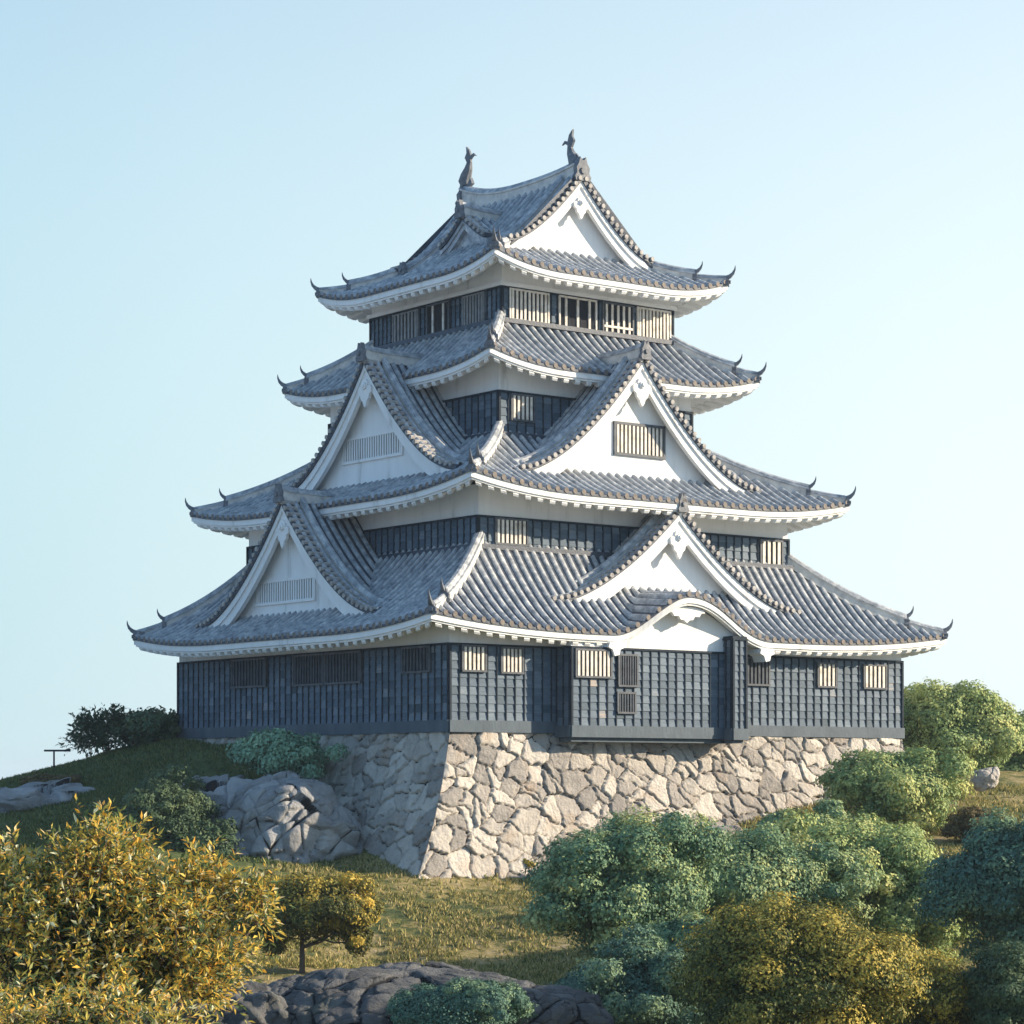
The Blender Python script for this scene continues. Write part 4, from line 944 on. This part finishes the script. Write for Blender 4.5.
planted('spreading_tree', 895, 103, 742, 842, 160, M['lf_green'], 'spreading green tree with visible limbs at the right end of the stone wall', 'tree', L=.15, Wd=.10, seed=33, lo=-.1, **tk(46, .40, 420, .5, shell=(.6, 1.0)))
planted('broad_tree', 955, 126, 682, 800, 140, M['lf_green'], 'big rounded green tree behind the right end of the castle', 'tree', L=.18, Wd=.12, seed=34, **tk(60, .36, 480))
planted('broad_tree', 1025, 134, 712, 806, 130, M['lf_green'], 'tree behind the rounded one, running out of the photo at the right', 'tree', L=.19, Wd=.13, seed=35, **tk(50, .36, 420))
planted('broad_tree', 900, 136, 682, 790, 90, M['lf_green'], 'tree peeping out beside the wall at the right, left of the big rounded one', 'tree', L=.19, Wd=.13, seed=36, **tk(45, .38, 420))
planted('leafy_tree', 815, 92, 806, 880, 130, M['lf_teal'], 'low teal tree hugging the foot of the stone wall behind the bright green tree', 'tree', L=.13, Wd=.09, seed=45, **tk(40, .36, 480))
planted('low_shrub', 978, 100, 806, 850, 60, M['lf_brown'], 'low brownish shrub on the dry slope left of the right edge tree', 'bush', L=.12, Wd=.07, seed=46, trunk_r=.03, **tk(24, .4, 300))
planted('low_shrub', 700, 70, 915, 985, 90, M['lf_teal'], 'small teal shrub in the gap between the tall teal tree and the olive tree', 'bush', L=.11, Wd=.07, seed=47, trunk_r=.04, **tk(34, .38, 420))
planted('low_shrub', 452, 99, 862, 885, 60, M['grass'], 'low dry yellow shrub at the foot of the sunlit stone wall corner', 'bush', L=.12, Wd=.05, seed=48, trunk_r=.03, lo=-.1, **tk(22, .4, 200))
planted('low_shrub', 515, 100, 858, 880, 44, M['lf_gold'], 'low golden shrub at the foot of the stone wall beside the tall teal tree', 'bush', L=.12, Wd=.05, seed=49, trunk_r=.03, lo=-.1, **tk(20, .4, 180))
# left side
planted('pale_bush', 285, 104, 727, 785, 92, M['lf_pale'], 'pale green bush growing against the dark boarded wall above the outcrop', 'bush', nclump=70, per=220, L=.14, Wd=.09, seed=37, crad=.3, trunk_r=.08, lo=-.4)
spray_bush('dark_bush', G(108, 117), PL(108, 740, 117), (1.6, 1.3, .85), M['lf_dark'], 'dark green bush on the skyline at the left, with loose upright sprays', 'bush', nstem=420, per=9, L=.26, Wd=.11, seed=38, slen=.8, lumps=[((-.2, 0, .9), .3, .04), ((.45, 0, 1.0), .25, .04), ((-1.1, 0, .5), .3, .05)])
planted('dark_bush', 152, 116, 714, 750, 70, M['lf_dark'], 'low dark green bush on the skyline between the taller bush and the castle wall', 'bush', nclump=50, per=110, L=.18, Wd=.11, seed=39, crad=.32, trunk_r=.05, twig=.15)
planted('dense_bush', 165, 99, 768, 860, 112, M['lf_dark'], 'dense dark bush in shade on the mound left of the outcrop', 'bush', L=.12, Wd=.08, seed=40, trunk_r=.06, lo=-.5, **tk(44, .36, 420))
planted('dense_bush', 205, 98, 820, 875, 60, M['lf_dark'], 'small dark bush tucked against the left side of the outcrop', 'bush', nclump=50, per=180, L=.13, Wd=.08, seed=41, crad=.32, trunk_r=.05, lo=-.5)
planted('brown_bush', 55, 110, 774, 806, 66, M['lf_brown'], 'low rusty brown bush on the far left slope', 'bush', nclump=40, per=140, L=.13, Wd=.08, seed=42, crad=.35, trunk_r=.04)
planted('brown_bush', 10, 106, 796, 840, 70, M['lf_dark'], 'low dark shrub at the left edge above the yellow bush', 'bush', nclump=40, per=140, L=.13, Wd=.08, seed=43, crad=.35, trunk_r=.04)

# post with a cross rail on the left skyline
fo = empty('rail_post', tuple(G(54, 116)), 0, 'thin dark post with a cross rail on the left skyline', 'post'); gz = float(G(54, 116)[2])
mb = MB(); mb.tube([(0, 0, -.5), (0, 0, (HOR-750)/F_PX*116 - gz)], [.05, .045], 6); mb.build('post', M['batten'], fo)
mb = MB(); zr = (HOR-750.5)/F_PX*116 - gz; mb.box((-.45, -.04, zr-.05), (.75, .04, zr+.04)); mb.build('rail', M['batten'], fo)

# grass and low ground cover on the open slopes
def scatter_grass(name, n, region, L, Wd, mat_, seed, label, dens=.45):
    r = np.random.default_rng(seed); x = r.uniform(region[0], region[1], n*2); y = r.uniform(region[2], region[3], n*2)
    k = fbm2(x, y, 31, 4, .9) + r.normal(0, .35, n*2) > -.1 + (.5-dens); x = x[k][:n]; y = y[k][:n]; z = np.concatenate([ground_h(x[i:i+4000], y[i:i+4000]) for i in range(0, len(x), 4000)])
    nb = 5; X = np.repeat(x, nb) + r.normal(0, .09, len(x)*nb); Y = np.repeat(y, nb) + r.normal(0, .09, len(x)*nb); Z = np.repeat(z, nb) - .03
    m = len(X); lean = r.normal(0, .45, (m, 2)); l = L*r.uniform(.5, 1.4, m); tip = np.stack([X + lean[:, 0]*l, Y + lean[:, 1]*l, Z + l], 1)
    a = r.uniform(0, np.pi, m); wv = np.stack([np.cos(a), np.sin(a), np.zeros(m)], 1)*Wd/2
    B = np.stack([X, Y, Z], 1); midp = (B+tip)/2 + np.array([0, 0, .02]); V = np.stack([B-wv, B+wv, midp+wv*.8, tip, midp-wv*.8], 1).reshape(-1, 3)
    o = mobj(name, np_mesh(name, V, np.arange(5*m).reshape(m, 5), [mat_])); return tag(o, label, 'grass', kind='stuff')
scatter_grass('grass', 7000, (-9, 6, 76, 100), .16, .05, M['grass'], 51, 'dry yellow and green grass on the slope below the stone wall')
scatter_grass('grass', 9000, (8, 24, 84, 118), .18, .06, M['grass'], 52, 'dry grass on the slope at the right among the trees')
scatter_grass('grass', 14000, (-26, -7, 97, 121), .16, .06, M['turf'], 53, 'short dark grass covering the shaded mound left of the castle', dens=.8)
